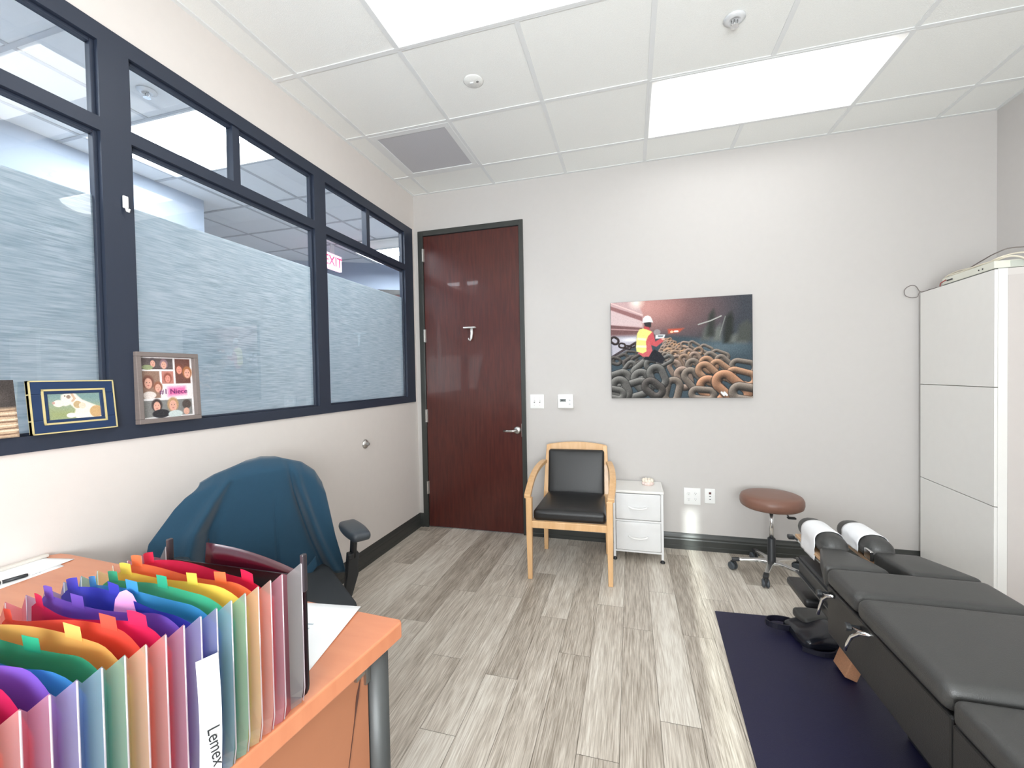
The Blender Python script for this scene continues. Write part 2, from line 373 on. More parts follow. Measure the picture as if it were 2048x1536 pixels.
# ================================================================== THE ROOM
def build_floor():
    bm = bmesh.new(); cl = bm.faces.layers.float_color.new('Col')
    rnd = random.Random(3); known = {0: -1.0, 1: -.35, 2: -1.0, 3: -1.608, 4: -1.0, 5: -1.675, 6: -1.16, 7: -1.445, 8: -.96, 9: -1.16, 10: -1.755, 11: -1.155, 12: -.75, 13: -1.3, 14: -.5}
    x0, pw, g, PL = .467, .1497, .0008, 1.02
    def face(a, b, c, d, z, col):
        f = bm.faces.new([bm.verts.new(p) for p in ((a, c, z), (b, c, z), (b, d, z), (a, d, z))]); f[cl] = col
    face(-.2, RW+.1, RY, .1, -.004, (0, 0, 1, 1))
    for k in range(-5, 26):
        xa, xb = max(-.05, x0+k*pw), min(RW+.05, x0+(k+1)*pw)
        if xb-xa < .005: continue
        y = known.get(k, rnd.uniform(-1.6, -.6)); ys = [y+PL*i for i in range(-5, 4)]
        for a, b in zip(ys, ys[1:]):
            a, b = max(a, RY), min(b, .06)
            if b-a < .01: continue
            face(xa+g, xb-g, a+g, b-g, 0, (rnd.random(), rnd.random(), 0, 1))
    me = bpy.data.meshes.new('floor'); bm.to_mesh(me); bm.free(); me.materials.append(floor_mat())
    o = bpy.data.objects.new('floor', me); C.objects.link(o); struct(o)
build_floor()
o = MB().box(-.3, RW+.3, RY-.3, .4, -.25, -.01).build('floor_slab', M_trim); struct(o); o.name = 'floor_1'
struct(MB().box(-4.2, -.12, RY-.3, 4.6, -.25, -.002).box(-.12, .9, .4, 4.6, -.25, -.002).build('floor_2', mat('hall_floor', srgb(196, 190, 182), .6)))

# troffer rectangles: (x0, x1, y0, y1)
TR = [(GX+3*T, GX+5*T, GY-T, GY), (GX+T, GX+3*T, GY-4*T+T, GY-2*T)]
TR[1] = (GX+T, GX+3*T, GY-3*T, GY-2*T)
TR += [(GX+3*T, GX+5*T, GY-5*T, GY-4*T), (GX+T, GX+3*T, GY-7*T, GY-6*T)]  # two more troffers out of view, added as fill light
VENT = (GX, GX+T, GY-T, GY)
def build_ceiling():
    mb = MB(); gr = MB()
    xs = [-.01]+[GX+i*T for i in range(0, 7)]+[RW+.01]; ys = [.01]+[GY-i*T for i in range(0, 8)]+[RY]
    xs = [x for x in xs if x <= RW+.02]; holes = TR+[VENT]
    for a, b in zip(xs, xs[1:]):
        for c, d in zip(ys, ys[1:]):
            mx, my = (a+b)/2, (c+d)/2
            if any(h[0] < mx < h[1] and h[2] < my < h[3] for h in holes): continue
            mb.box(a, b, d, c, H+.003, H+.02)
    struct(mb.build('ceiling', M_ceil))
    def clear(h, x0, x1, y0, y1): return h[0]+.02 < (x0+x1)/2 < h[1]-.02 and h[2]+.02 < (y0+y1)/2 < h[3]-.02
    for x in xs[1:-1]:
        for c, d in zip(ys, ys[1:]):
            if any(clear(h, x, x, d, c) for h in holes): continue
            gr.box(x-.012, x+.012, d, c, H-.001, H+.03)
    for y in ys[1:-1]:
        for a, b in zip(xs, xs[1:]):
            if any(clear(h, a, b, y, y) for h in holes): continue
            gr.box(a, b, y-.012, y+.012, H-.0014, H+.03)
    gr.box(0, .022, RY, 0, H-.001, H+.03).box(0, RW, -.022, 0, H-.0012, H+.03).box(RW-.022, RW, RY, 0, H-.001, H+.03)
    o = gr.build('trim_1', M_grid); struct(o)
build_ceiling()
struct(MB().box(-4.2, RW+.3, RY-.3, 4.6, H+.3, H+.4).build('ceiling_1', M_ceil))

# walls.  left wall is 0.12 thick with the interior window band
WY0, WY1, WZ0, WZ1 = -4.4, -.046, 1.14, 2.68
mb = MB(); mb.box(-.12, 0, RY, .12, 0, WZ0).box(-.12, 0, RY, .12, WZ1, H+.3).box(-.12, 0, WY1, .12, WZ0, WZ1).box(-.12, 0, RY, WY0, WZ0, WZ1)
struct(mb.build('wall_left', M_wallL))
DX0, DX1, DZ = .044, 1.017, 2.665
mb = MB(); mb.box(DX1, RW+.12, 0, .12, 0, H+.3).box(0, DX0, 0, .12, 0, H+.3).box(DX0, DX1, 0, .12, DZ, H+.3)
struct(mb.build('wall_back', M_wall))
struct(MB().box(RW, RW+.12, RY, 0, 0, H+.3).build('wall_right', M_wall))
# rear wall behind the camera with a tall window whose curtains leave a slit of sun
SX = 2.03
mb = MB(); mb.box(-.12, 1.0, RY-.12, RY, 0, H+.3).box(3.1, RW+.12, RY-.12, RY, 0, H+.3).box(1.0, 3.1, RY-.12, RY, 0, .7).box(1.0, 3.1, RY-.12, RY, 2.64, H+.3)
struct(mb.build('wall_rear', M_wall))
def curtain(x0, x1, label):
    m = MB(); n = int((x1-x0)/.02)
    def fn(u, v): return (x0+(x1-x0)*u, RY+.05+.02*math.sin(u*(x1-x0)*60), .66+2.04*v)
    m.grid(fn, n, 2); o = m.build('curtain', mat('curtain_cloth', srgb(190, 188, 184), .9), solid=.002, smooth=True)
    tag(o, label, 'curtain')
curtain(.95, SX-.042, 'pale pleated curtain left of the sunlit slit'); curtain(SX+.042, 3.15, 'pale pleated curtain right of the sunlit slit')

# baseboards with a stepped profile
prof = [(0, 0), (.019, 0), (.019, .028), (.015, .032), (.015, .072), (.012, .080), (.012, .092), (.006, .106), (.003, .118), (0, .122)]
mb = MB(); mb.loft([[(x, y, z) for x, z in prof] for y in (RY, 0)]); struct(mb.build('baseboard_left', M_trim))
mb = MB(); mb.loft([[(x, -d, z) for d, z in prof] for x in (DX1+.0, RW)]); struct(mb.build('baseboard_back', M_trim))
mb = MB(); mb.loft([[(x, -d, z) for d, z in prof] for x in (0, DX0)]); struct(mb.build('baseboard_back.001', M_trim))
mb = MB(); mb.loft([[(RW-x, y, z) for x, z in prof] for y in (RY, 0)]); struct(mb.build('baseboard_right', M_trim))

# ------------------------------------------------------------------ interior windows (three bays seen + one behind)
def bay(n, ya, yb, mully, first=False, last=False):
    """ya..yb: glass opening along the wall"""
    root = struct(empty('window_%d' % n, (0, (ya+yb)/2, WZ0)))
    cy = (ya+yb)/2; xf, xb = .010, -.046; z0 = WZ0
    def B(m, y0, y1, za, zb, x0=xb, x1=xf): m.box(x0, x1, y0-cy, y1-cy, za-z0, zb-z0)
    lw = .045 if not first else .05
    L = ya; Rr = yb+(.10 if not last else (WY1-yb))
    m = MB(); B(m, L, Rr, WZ0, 1.192); B(m, L, Rr, 2.285, 2.335); B(m, L, Rr, 2.615, WZ1)
    B(m, yb, Rr, 1.192, 2.285); B(m, yb, Rr, 2.335, 2.615)
    m.build('window_frame', M_frame, root)
    # inner glazing stops, stepped back
    m = MB(); s = .014; x0, x1 = -.034, -.008
    for za, zb in ((1.192, 2.285), (2.335, 2.615)):
        B(m, ya, ya+s, za, zb, x0, x1); B(m, yb-s, yb, za, zb, x0, x1); B(m, ya+s, yb-s, za, za+s*.6, x0, x1); B(m, ya+s, yb-s, zb-s, zb, x0, x1)
    m.build('glazing_stop', M_frame, root, bevel=.002)
    m = MB(); B(m, mully-.02, mully+.02, 2.335, 2.615, -.040, .002); m.build('mullion', M_frame, root, bevel=.002)
    def pane(y0, y1, za, zb, nm='glass_pane'):
        q = MB(); q.quad([(-.021, y0-cy, za-z0), (-.021, y1-cy, za-z0), (-.021, y1-cy, zb-z0), (-.021, y0-cy, zb-z0)]); return q.build(nm, M_glass, root, rev=False)
    pane(ya+.005, yb-.005, 1.195, 2.28); pane(ya+.005, mully-.018, 2.337, 2.612); pane(mully+.018, yb-.005, 2.337, 2.612)
    m = MB(); B(m, ya+.006, yb-.006, 1.197, 2.048, -.0236, -.0222); m.build('frosted_film', M_film, root)
bay(1, -3.36, -2.36, -2.86); bay(2, -2.26, -1.265, -1.79); bay(3, -1.165, -.185, -.697, last=True); bay(4, -4.4, -3.46, -3.93, first=True)

# ------------------------------------------------------------------ door
def build_door():
    root = struct(empty('door_1', (0, 0, 0)))
    m = MB(); f = .048
    m.box(DX0, DX0+f, -.014, .13, 0, DZ).box(DX1-.038, DX1, -.014, .13, 0, DZ).box(DX0+f, DX1-.038, -.014, .13, DZ-.045, DZ)
    m.box(DX0+f, DX0+f+.012, .045, .13, 0, DZ-.045).box(DX1-.05, DX1-.038, .045, .13, 0, DZ-.045)
    m.build('door_frame', M_trim, root, bevel=.002)
    a, b = DX0+f+.002, DX1-.041
    MB().box(a, b, .0, .044, .008, DZ-.048).build('door_panel', M_door, root, bevel=.002)
    for z in (2.45, 1.73, 1.01, .36):
        MB().box(a-.014, a+.008, -.004, .0, z-.058, z+.058).tube([(a-.004, -.012, z-.056), (a-.004, -.012, z+.056)], .008, 10).build('hinge', M_nickel, root)
    h = empty('door_handle', (.937, 0, .893)); h.parent = root
    MB().lathe([(.001, -.018), (.02, -.018), (.031, -.012), (.033, -.004), (.033, .0)], axis='y', n=28).build('rose', M_nickel, h, smooth=True)
    pts = [(0, -.01, 0), (0, -.045, 0), (-.008, -.058, 0), (-.03, -.062, -.001), (-.075, -.06, -.003), (-.108, -.052, -.002)]
    MB().tube(pts, [.011, .011, .011, .0105, .0095, .009], 12).build('lever', M_nickel, h, smooth=True)
    MB().box(DX1-.041, DX1-.038, -.0145, .0, .84, .95).build('strike_plate', M_nickel, root)
    k = empty('coat_hook', (.53, -.001, 1.735)); k.parent = root
    ms = mat('satin_white_metal', srgb(228, 228, 226), .3, .3)
    MB().cushion(-.055, .055, -.045, 0, .04, .053, .006, n=4).build('shelf_arm', ms, k, smooth=True)
    MB().tube([(.014, -.012, .045), (.016, -.014, .0), (.012, -.02, -.045), (.006, -.034, -.066), (-.004, -.04, -.058), (-.006, -.038, -.045)], [.013, .012, .010, .007, .006, .005], 10, sx=.8).build('hook_stem', ms, k, smooth=True)
build_door()

# ------------------------------------------------------------------ ceiling fittings
def troffer(r, label, lens, z=H, group=None, swap=False):
    x0, x1, y0, y1 = r; cx, cy = (x0+x1)/2, (y0+y1)/2; root = thing('ceiling_light', label, 'light', (cx, cy, z), 0, group)
    hx, hy = (x1-x0)/2, (y1-y0)/2; e = .014
    m = MB(); m.box(-hx, hx, -hy, -hy+e, -.003, .01).box(-hx, hx, hy-e, hy, -.003, .01).box(-hx, -hx+e, -hy+e, hy-e, -.003, .01).box(hx-e, hx, -hy+e, hy-e, -.003, .01)
    m.build('frame', M_grid, root)
    ix, iy = hx-e, hy-e; tx = hx-.09; d = .085
    # pan: sloped ends, curved long sides
    m = MB()
    prof = [(-iy, 0), (-iy+.03, .03), (-iy+.07, .055), (-iy+.12, .075), (-.06, d), (.06, d), (iy-.12, .075), (iy-.07, .055), (iy-.03, .03), (iy, 0)]
    def fn(u, v):
        i = v*(len(prof)-1); k = min(int(i), len(prof)-2); t = i-k; y = prof[k][0]*(1-t)+prof[k+1][0]*t; zz = prof[k][1]*(1-t)+prof[k+1][1]*t
        s = min(1, min(u, 1-u)/.06); return ((u*2-1)*ix, y, zz*s+.001)
    m.grid(fn, 34, 9); m.box(-hx, hx, -hy, hy, .1, .11); m.box(-hx, hx, -hy, -hy+.004, .01, .1).box(-hx, hx, hy-.004, hy, .01, .1).box(-hx, -hx+.004, -hy, hy, .01, .1).box(hx-.004, hx, -hy, hy, .01, .1)
    m.build('reflector_pan', M_reflector, root, smooth=True, rev=False)
    # curved central lens
    lw = .165; lx = ix-.045
    m = MB()
    def ln(u, v):
        a = (v*2-1); return ((u*2-1)*lx, a*lw, .012+.058*(a*a)+.0)
    m.grid(ln, 20, 16)
    for s in (-1, 1):
        m.bm.faces.new([m.bm.verts.new((s*lx, a*lw, .012+.058*a*a)) for a in [i/8-1 for i in range(17)]])
    m.build('lens', lens, root, smooth=True, rev=False)
    return root
troffer(TR[0], 'bright recessed ceiling light nearest the far right of the room, above the stool', M_lens)
troffer(TR[1], 'bright recessed ceiling light cut off by the top edge, left of centre', M_lens)
troffer(TR[2], 'recessed ceiling light above the black padded table, out of the photo', M_lens)
troffer(TR[3], 'recessed ceiling light behind the viewpoint near the rear curtains', M_lens)

def vent():
    cx, cy = (VENT[0]+VENT[1])/2, (VENT[2]+VENT[3])/2; r = thing('ceiling_vent', 'square grey perforated return air grille in a white frame on the ceiling', 'air vent', (cx, cy, H))
    h = T/2-.012; e = .042
    m = MB(); m.box(-h, h, -h, -h+e, -.003, .01).box(-h, h, h-e, h, -.003, .01).box(-h, -h+e, -h+e, h-e, -.003, .01).box(h-e, h, -h+e, h-e, -.003, .01); m.build('vent_frame', M_grid, r, bevel=.002)
    g = mat('perforated_grille', srgb(140, 140, 144), .6); nt = g.node_tree; b = nt.nodes['Principled BSDF']
    tc = nt.nodes.new('ShaderNodeTexCoord'); v = nt.nodes.new('ShaderNodeTexVoronoi'); v.inputs['Scale'].default_value = 150; v.inputs['Randomness'].default_value = 0; nt.links.new(tc.outputs['Object'], v.inputs['Vector'])
    cr = nt.nodes.new('ShaderNodeValToRGB'); cr.color_ramp.elements[0].position = .3; cr.color_ramp.elements[1].position = .36; cr.color_ramp.elements[0].color = srgb(140, 141, 148); cr.color_ramp.elements[1].color = srgb(196, 196, 200)
    nt.links.new(v.outputs['Distance'], cr.inputs[0]); nt.links.new(cr.outputs[0], b.inputs['Base Color'])
    MB().box(-h+e, h-e, -h+e, h-e, .002, .006).build('grille', g, r)
    MB().box(-h, h, -h, h, .012, .1).build('duct_box', M_grid, r)
vent()
def sprinkler(x, y, label, z=H, parts=True):
    r = thing('sprinkler_head', label, 'sprinkler', (x, y, z))
    MB().lathe([(.03, .004), (.047, .0), (.047, -.003), (.030, -.012), (.022, -.012), (.018, -.004)], n=28).build('escutcheon', M_white if not parts else mat('white_metal', srgb(222, 224, 226), .3, .2), r, smooth=True)
    if parts:
        m = MB(); m.tube([(-.012, 0, -.008), (-.014, 0, -.024), (0, 0, -.034)], .003, 8).tube([(.012, 0, -.008), (.014, 0, -.024), (0, 0, -.034)], .003, 8).tube([(0, 0, -.006), (0, 0, -.032)], .004, 8)
        m.build('yoke', M_chrome, r, smooth=True)
        MB().lathe([(.001, -.036), (.018, -.036), (.018, -.038), (.001, -.038)], n=16).build('deflector', M_chrome, r)
sprinkler(2.354, -1.266, 'chrome and white sprinkler head on the ceiling near the top right')
r = thing('cover_plate', 'faint round white cover plate on the ceiling tile below the left light', 'cover plate', (1.053, -1.231, H))
MB().lathe([(.001, -.002), (.05, -.002), (.056, .002), (.001, .002)], n=32).build('disc', M_ceil, r, smooth=True)
MB().cushion(-.02, .0, -.006, .006, -.01, -.003, .003, n=2).build('nub', M_grid, r); MB().cushion(.016, .03, -.005, .005, -.009, -.003, .003, n=2).build('nub', mat('grey_dot', srgb(120, 120, 118), .5), r)

# ------------------------------------------------------------------ wall plates etc on the back wall (y = 0, facing -y)
def plate(r, w, h, m=M_white, d=.006): return MB().cushion(-w/2, w/2, -d, 0, -h/2, h/2, .003, n=2).build('face_plate', m, r, smooth=True)
r = thing('light_switch', 'white double toggle light switch plate right of the door', 'light switch', (1.113, 0, 1.137)); plate(r, .118, .118)
for s in (-.023, .023):
    MB().box(s-.005, s+.005, -.0075, -.005, -.012, .012).build('slot', mat('grey_slot', srgb(150, 150, 148), .5), r)
    MB().box(s-.004, s+.004, -.016, -.006, -.0005, .009).build('toggle', M_white, r, bevel=.001)
for s in (-.023, .023):
    for z in (-.03, .03): MB().lathe([(.001, -.0068), (.003, -.0068), (.003, -.006)], c=(s, 0, z), axis='y', n=10).build('screw', M_nickel, r)
r = thing('thermostat', 'white wall thermostat with a small grey screen', 'thermostat', (1.355, 0, 1.139))
MB().cushion(-.064, .064, -.03, 0, -.058, .058, .008, n=3).build('housing', M_white, r, smooth=True)
MB().box(-.045, .005, -.0308, -.029, -.002, .020).build('screen', mat('lcd_grey', srgb(120, 126, 126), .3), r)
m = MB(); [m.box(-.036+i*.011, -.029+i*.011, -.0312, -.0307, .003, .015) for i in range(3)]; m.build('screen_digits', M_black, r)
for z in (.009, -.022): MB().lathe([(.001, -.0325), (.007, -.0325), (.008, -.03)], c=(.034, 0, z), axis='y', n=16).build('button', mat('pale_grey', srgb(200, 202, 204), .4), r)
def outlet_plate():
    r = thing('power_outlet', 'white four-socket electrical outlet plate low on the wall', 'power outlet', (2.312, 0, .409)); plate(r, .118, .128)
    hole = mat('socket_hole', srgb(60, 60, 60), .6)
    for sx in (-.024, .024):
        for sz in (-.022, .022):
            f = MB().lathe([(.001, -.0075), (.014, -.0075), (.016, -.006)], c=(sx, 0, sz), axis='y', n=20).build('socket', M_white, r)
            m = MB(); m.box(sx-.0065, sx-.0045, -.0079, -.007, sz, sz+.008).box(sx+.0045, sx+.0065, -.0079, -.007, sz+.001, sz+.007).lathe([(.0001, -.0079), (.0025, -.0079), (.0025, -.007)], c=(sx, 0, sz-.007), axis='y', n=8)
            q = m.build('slots', hole, f)
outlet_plate()
r = thing('data_outlet', 'narrow white data jack plate right of the power outlet', 'data outlet', (2.437, 0, .418)); plate(r, .073, .112)
MB().box(-.008, .008, -.0075, -.005, .014, .03).build('jack', mat('dark_jack', srgb(90, 50, 50), .5), r)
for z in (-.003, -.024): MB().box(-.006, .006, -.0075, -.005, z-.002, z+.003).build('jack', mat('grey_jack', srgb(95, 100, 100), .5), r)
# wall mounted door stop on the left wall
r = thing('door_stop', 'round metal wall door stop on the left wall under the window', 'door stop', (0, -.80, .88))
MB().lathe([(.034, 0), (.034, .003), (.028, .012), (.018, .018), (.014, .020)], axis='x', n=28).build('dome', M_nickel, r, smooth=True)
MB().lathe([(.013, .012), (.013, .028), (.010, .033), (.001, .034)], axis='x', n=20).build('rubber_tip', mat('grey_rubber', srgb(130, 128, 126), .6), r, smooth=True)

# ------------------------------------------------------------------ the canvas picture
def chain_picture():
    p = Pic(290, 218, (70, 74, 80)); X = lambda x: (x-240)/1600.; 
    def P(x, y):
        u = X(x); top = 265-90*u; return (u, (y-top)/(1340-top))
    # background
    p.a[:] = np.array((62, 66, 74)); p.blob(*P(880, 330), .55, .42, (150, 104, 100), soft=.9); p.blob(*P(640, 300), .32, .34, (196, 140, 132), soft=.9)
    p.poly([P(230, 250), P(560, 250), P(630, 400), P(630, 620), P(230, 640)], (196, 160, 160), soft=.01)
    p.poly([P(230, 300), P(620, 420), P(620, 470), P(230, 340)], (150, 104, 104)); p.poly([P(230, 350), P(610, 470), P(615, 530), P(230, 510)], (206, 180, 180))
    p.poly([P(230, 515), P(620, 545), P(620, 640), P(230, 640)], (120, 84, 84)); p.line([P(235, 560), P(620, 575)], .006, (180, 140, 140)); p.blob(*P(550, 250), .07, .10, (255, 244, 230), soft=1)
    p.line([P(230, 262), P(620, 400)], .006, (226, 190, 186))
    p.poly([P(230, 640), P(560, 630), P(560, 720), P(240, 900)], (176, 172, 184), soft=.02); p.line([P(240, 880), P(540, 710)], .012, (72, 62, 66)); p.blob(*P(470, 680), .10, .03, (226, 222, 230), soft=.8)
    p.poly([P(860, 640), P(1150, 650), P(1838, 740), P(1838, 1340), P(240, 1340), P(240, 900), P(560, 760)], (62, 78, 88), soft=.02)
    p.blob(*P(1500, 760), .30, .12, (86, 104, 114), soft=.9)
    for (a, b, c, d, col) in ((1320, 560, 1400, 690, 92), (1440, 560, 1520, 700, 104), (1560, 430, 1640, 720, 46), (1380, 400, 1440, 640, 56), (1620, 640, 1790, 720, 100), (1700, 520, 1838, 700, 74)):
        p.poly([P(a, b), P((a+c)/2+20, b-60), P(c, b), P(c-10, d), P(a-30, d)], (col, col+4, col), soft=.02)
    p.line([P(1260, 510), P(1390, 470), P(1510, 415)], .006, (168, 168, 162)); p.line([P(1555, 420), P(1490, 640)], .005, (120, 124, 120))
    p.poly([P(915, 560), P(1100, 550), P(1040, 600), P(920, 612)], (206, 84, 60), soft=.01); p.blob(*P(960, 592), .012, .012, (255, 190, 150)); p.blob(*P(1010, 586), .018, .010, (255, 232, 214))
    rg = random.Random(5)
    # far small links in perspective rows
    cols = [(196, 150, 118), (170, 140, 118), (206, 160, 120), (176, 150, 134), (150, 136, 124)]
    for row in range(7):
        t = row/6; y = 690+t*180; n = 4+row
        for k in range(n):
            s = (k+.5)/n; x = (880-60*t)+s*(60+430*t)
            p.ring(*P(x+rg.uniform(-8, 8), y+rg.uniform(-8, 8)), .022+.018*t, .013+.011*t, .0075+.005*t, rg.choice((.5, -.6, 1.1, .2, -1.1)), cols[rg.randrange(5)])
    big = [(1010, 870, 62, 38, 17, .9, 1), (1120, 740, 50, 26, 13, .2, 3), (1215, 750, 58, 28, 14, .6, 4), (1350, 790, 62, 30, 15, .5, 4), (1240, 830, 60, 34, 16, -.7, 1), (1160, 860, 64, 36, 17, 1.2, 3), (1500, 860, 80, 36, 17, .4, 4),
           (1030, 930, 66, 40, 20, .9, 3), (1230, 900, 66, 40, 20, 1.0, 3), (1420, 900, 80, 40, 22, .6, 4), (1540, 950, 90, 42, 22, .8, 4), (1740, 990, 110, 56, 26, .2, 4), (1110, 930, 70, 40, 20, 1.2, 1),
           (1000, 1010, 80, 50, 26, 1.1, 3), (1210, 1000, 84, 54, 26, 1.1, 4), (1370, 970, 84, 52, 26, .8, 0), (1520, 1030, 120, 50, 28, .7, 0), (1720, 1110, 130, 62, 32, .3, 0), (1090, 1120, 100, 58, 34, 1.3, 3),
           (1200, 1130, 110, 60, 34, .9, 4), (1370, 1070, 120, 60, 34, .8, 0), (960, 1260, 120, 62, 36, 1.8, 4), (1400, 1250, 130, 80, 40, .8, 2), (1300, 1300, 110, 50, 34, .1, 4), (1620, 1230, 180, 80, 44, .75, 2), (1760, 1290, 120, 66, 40, .2, 4),
           (480, 840, 56, 26, 14, .1, 6), (350, 900, 80, 36, 18, -.4, 6), (470, 930, 74, 40, 20, -.6, 6), (560, 900, 70, 34, 18, -.5, 6), (290, 920, 56, 34, 16, .3, 6), (450, 1010, 84, 40, 22, -.9, 5), (660, 1000, 160, 70, 34, -.7, 5), (760, 970, 90, 50, 28, .2, 5), (880, 920, 80, 34, 20, -.5, 5),
           (330, 1130, 110, 70, 36, -.3, 5), (620, 1150, 110, 74, 38, .9, 5), (790, 1100, 110, 66, 36, 1.2, 5), (530, 1240, 130, 76, 38, -.3, 5), (350, 1240, 110, 70, 40, 1.2, 5), (740, 1230, 100, 60, 36, .7, 6), (280, 1290, 90, 50, 34, .2, 5),
           (282, 690, 44, 34, 12, .6, 7), (372, 745, 34, 24, 9, .2, 7), (445, 765, 30, 18, 8, .2, 7), (510, 745, 26, 15, 7, -.4, 7)]
    pal = cols+[(128, 126, 122), (104, 98, 94), (70, 56, 56)]; pal[2] = (208, 150, 114)
    for x, y, rx, ry, th, an, c in big:
        u, v = P(x, y); p.ring(u, v, rx/1075, ry/1075, th/1075, an, pal[c])
    # the worker: white hard hat, yellow vest, red sleeves
    p.poly([P(660, 860), P(760, 790), P(830, 830), P(880, 900), P(850, 950), P(720, 920), P(620, 900)], (38, 40, 48))
    p.poly([P(600, 830), P(690, 870), P(730, 800), P(720, 740), P(780, 760), P(860, 700), P(870, 660), P(840, 660), P(770, 700), P(745, 600), P(700, 560), P(640, 540), P(640, 800), P(560, 830), P(640, 872)], (206, 82, 88))
    p.poly([P(560, 830), P(620, 872), P(690, 872), P(735, 800), P(700, 680), P(640, 800)], (206, 92, 98))
    p.poly([P(585, 562), P(640, 550), P(735, 590), P(685, 640), P(660, 700), P(665, 810), P(620, 835), P(545, 812), P(540, 760), P(555, 610)], (232, 220, 120)); p.poly([P(560, 655), P(660, 665), P(660, 690), P(556, 682)], (240, 236, 190)); p.poly([P(545, 740), P(664, 745), P(664, 770), P(542, 766)], (240, 236, 190))
    p.poly([P(636, 480), P(725, 475), P(722, 530), P(700, 552), P(650, 530)], (58, 52, 56)); p.poly([P(640, 525), P(705, 540), P(700, 566), P(636, 556)], (196, 72, 78))
    p.poly([P(620, 488), P(628, 440), P(650, 415), P(685, 406), P(718, 420), P(735, 455), P(745, 484), P(700, 480)], (240, 240, 240))
    p.poly([P(775, 620), P(885, 622), P(870, 662), P(770, 668)], (220, 224, 226)); p.poly([P(800, 628), P(865, 630), P(855, 650), P(800, 650)], (120, 130, 134)); p.blob(*P(790, 595), .025, .03, (150, 140, 140)); p.blob(*P(860, 672), .012, .012, (226, 170, 150))
    for x in (1520, 1550): p.line([P(x-12, 1280), P(x+14, 1310)], .010, (220, 222, 224))
    g = p.a.mean(2, keepdims=True); p.a = np.clip(((p.a*.84+g*.16)-110)*1.08+110, 6, 255); p.noise(5)
    return p
r = thing('wall_picture', 'canvas print of a hard-hatted worker sitting on giant chains, on the back wall', 'picture', (2.226, 0, 1.54))
MB().box(-.502, .502, -.032, -.001, -.376, .376).build('canvas', mat('canvas_edge', srgb(70, 70, 72), .8), r, bevel=.002)
print_pic('printed_picture', chain_picture(), frame_mat((0, -.0328, 0), (1, 0, 0), (0, 0, 1)), 1.0, .75, vcol_mat('print_matte', .9, 0), r)

# ------------------------------------------------------------------ photo frames on the window ledge
def ledge_frame(name, label, yc, w, h, bw, d, fm, pic, lean, inner=None, mat2=None, zb=1.194, x0=.03):
    """frame stands on the ledge leaning back against the frame; local x along +y world, z up"""
    root = thing(name, label, 'picture frame', (x0, yc, zb))
    R = Matrix.Rotation(-lean, 4, 'Y') @ Matrix(((0, 0, 1, 0), (1, 0, 0, 0), (0, 1, 0, 0), (0, 0, 0, 1)))   # local (u, v, n) -> (n=x, u=y, v=z)
    m = MB()
    for a, b, c, e in ((-w/2, w/2, 0, bw), (-w/2, w/2, h-bw, h), (-w/2, -w/2+bw, bw, h-bw), (w/2-bw, w/2, bw, h-bw)): m.box(a, b, c, e, -d, 0, R)
    m.build('frame', fm, root, bevel=.002)
    if inner:
        m = MB(); i0, iw = inner
        for a, b, c, e in ((-w/2+i0, w/2-i0, i0, i0+iw), (-w/2+i0, w/2-i0, h-i0-iw, h-i0), (-w/2+i0, -w/2+i0+iw, i0, h-i0), (w/2-i0-iw, w/2-i0, i0, h-i0)): m.box(a, b, c, e, -d, .002, R)
        for a, b, c, e in ((-w/2, w/2, 0, .004), (-w/2, w/2, h-.004, h), (-w/2, -w/2+.004, 0, h), (w/2-.004, w/2, 0, h)): m.box(a, b, c, e, -d, .0015, R)
        m.build('gilt_edge', mat2, root)
        bw = i0+iw
    MB().box(-w/2+.002, w/2-.002, .002, h-.002, -d+.001, -d+.004, R).build('backing', mat('backing_grey', srgb(120, 116, 110), .8), root)
    rec = -d*.55 if not inner else -.003
    print_pic('photograph', pic, R @ Matrix.Translation((0, h/2, rec)), w-2*bw, h-2*bw, vcol_mat('print_gloss', .3, .3), root)
    return root, R
# dog photograph
p = Pic(110, 80, (150, 166, 150)); p.poly([(0, 0), (1, 0), (1, .45), (0, .3)], (120, 150, 148), soft=.2); p.poly([(0, .5), (1, .6), (1, 1), (0, 1)], (150, 160, 112), soft=.2)
p.poly([(.28, .14), (.40, .04), (.52, .10), (.62, .30), (.82, .48), (.98, .60), (1, .95), (.7, .98), (.5, .9), (.46, .8), (.5, .62), (.42, .45), (.34, .5), (.28, .46), (.27, .3)], (238, 228, 212), soft=.02)
p.blob(.40, .2, .035, .06, (150, 130, 116)); p.blob(.23, .40, .09, .11, (240, 224, 210), soft=.1); p.blob(.15, .38, .025, .04, (190, 150, 140)); p.blob(.34, .17, .015, .02, (90, 74, 66)); p.line([(.46, .12), (.50, .26), (.46, .34)], .03, (206, 176, 150)); p.blob(.54, .46, .07, .12, (190, 164, 124)); p.blob(.86, .72, .12, .2, (200, 164, 116)); p.blob(.62, .50, .06, .10, (222, 208, 186)); p.blob(.42, .80, .08, .08, (240, 232, 220)); p.noise(6, 2)
gilt = mat('gilt', srgb(222, 206, 150), .35, .3)
ledge_frame('framed_photo', 'navy and gold photo frame holding a picture of a white and tan dog', -2.468, .232, .176, .045, .016, mat('navy_frame', srgb(28, 52, 88), .4, noise_amt=.1), p, .10, (.029, .006), gilt)
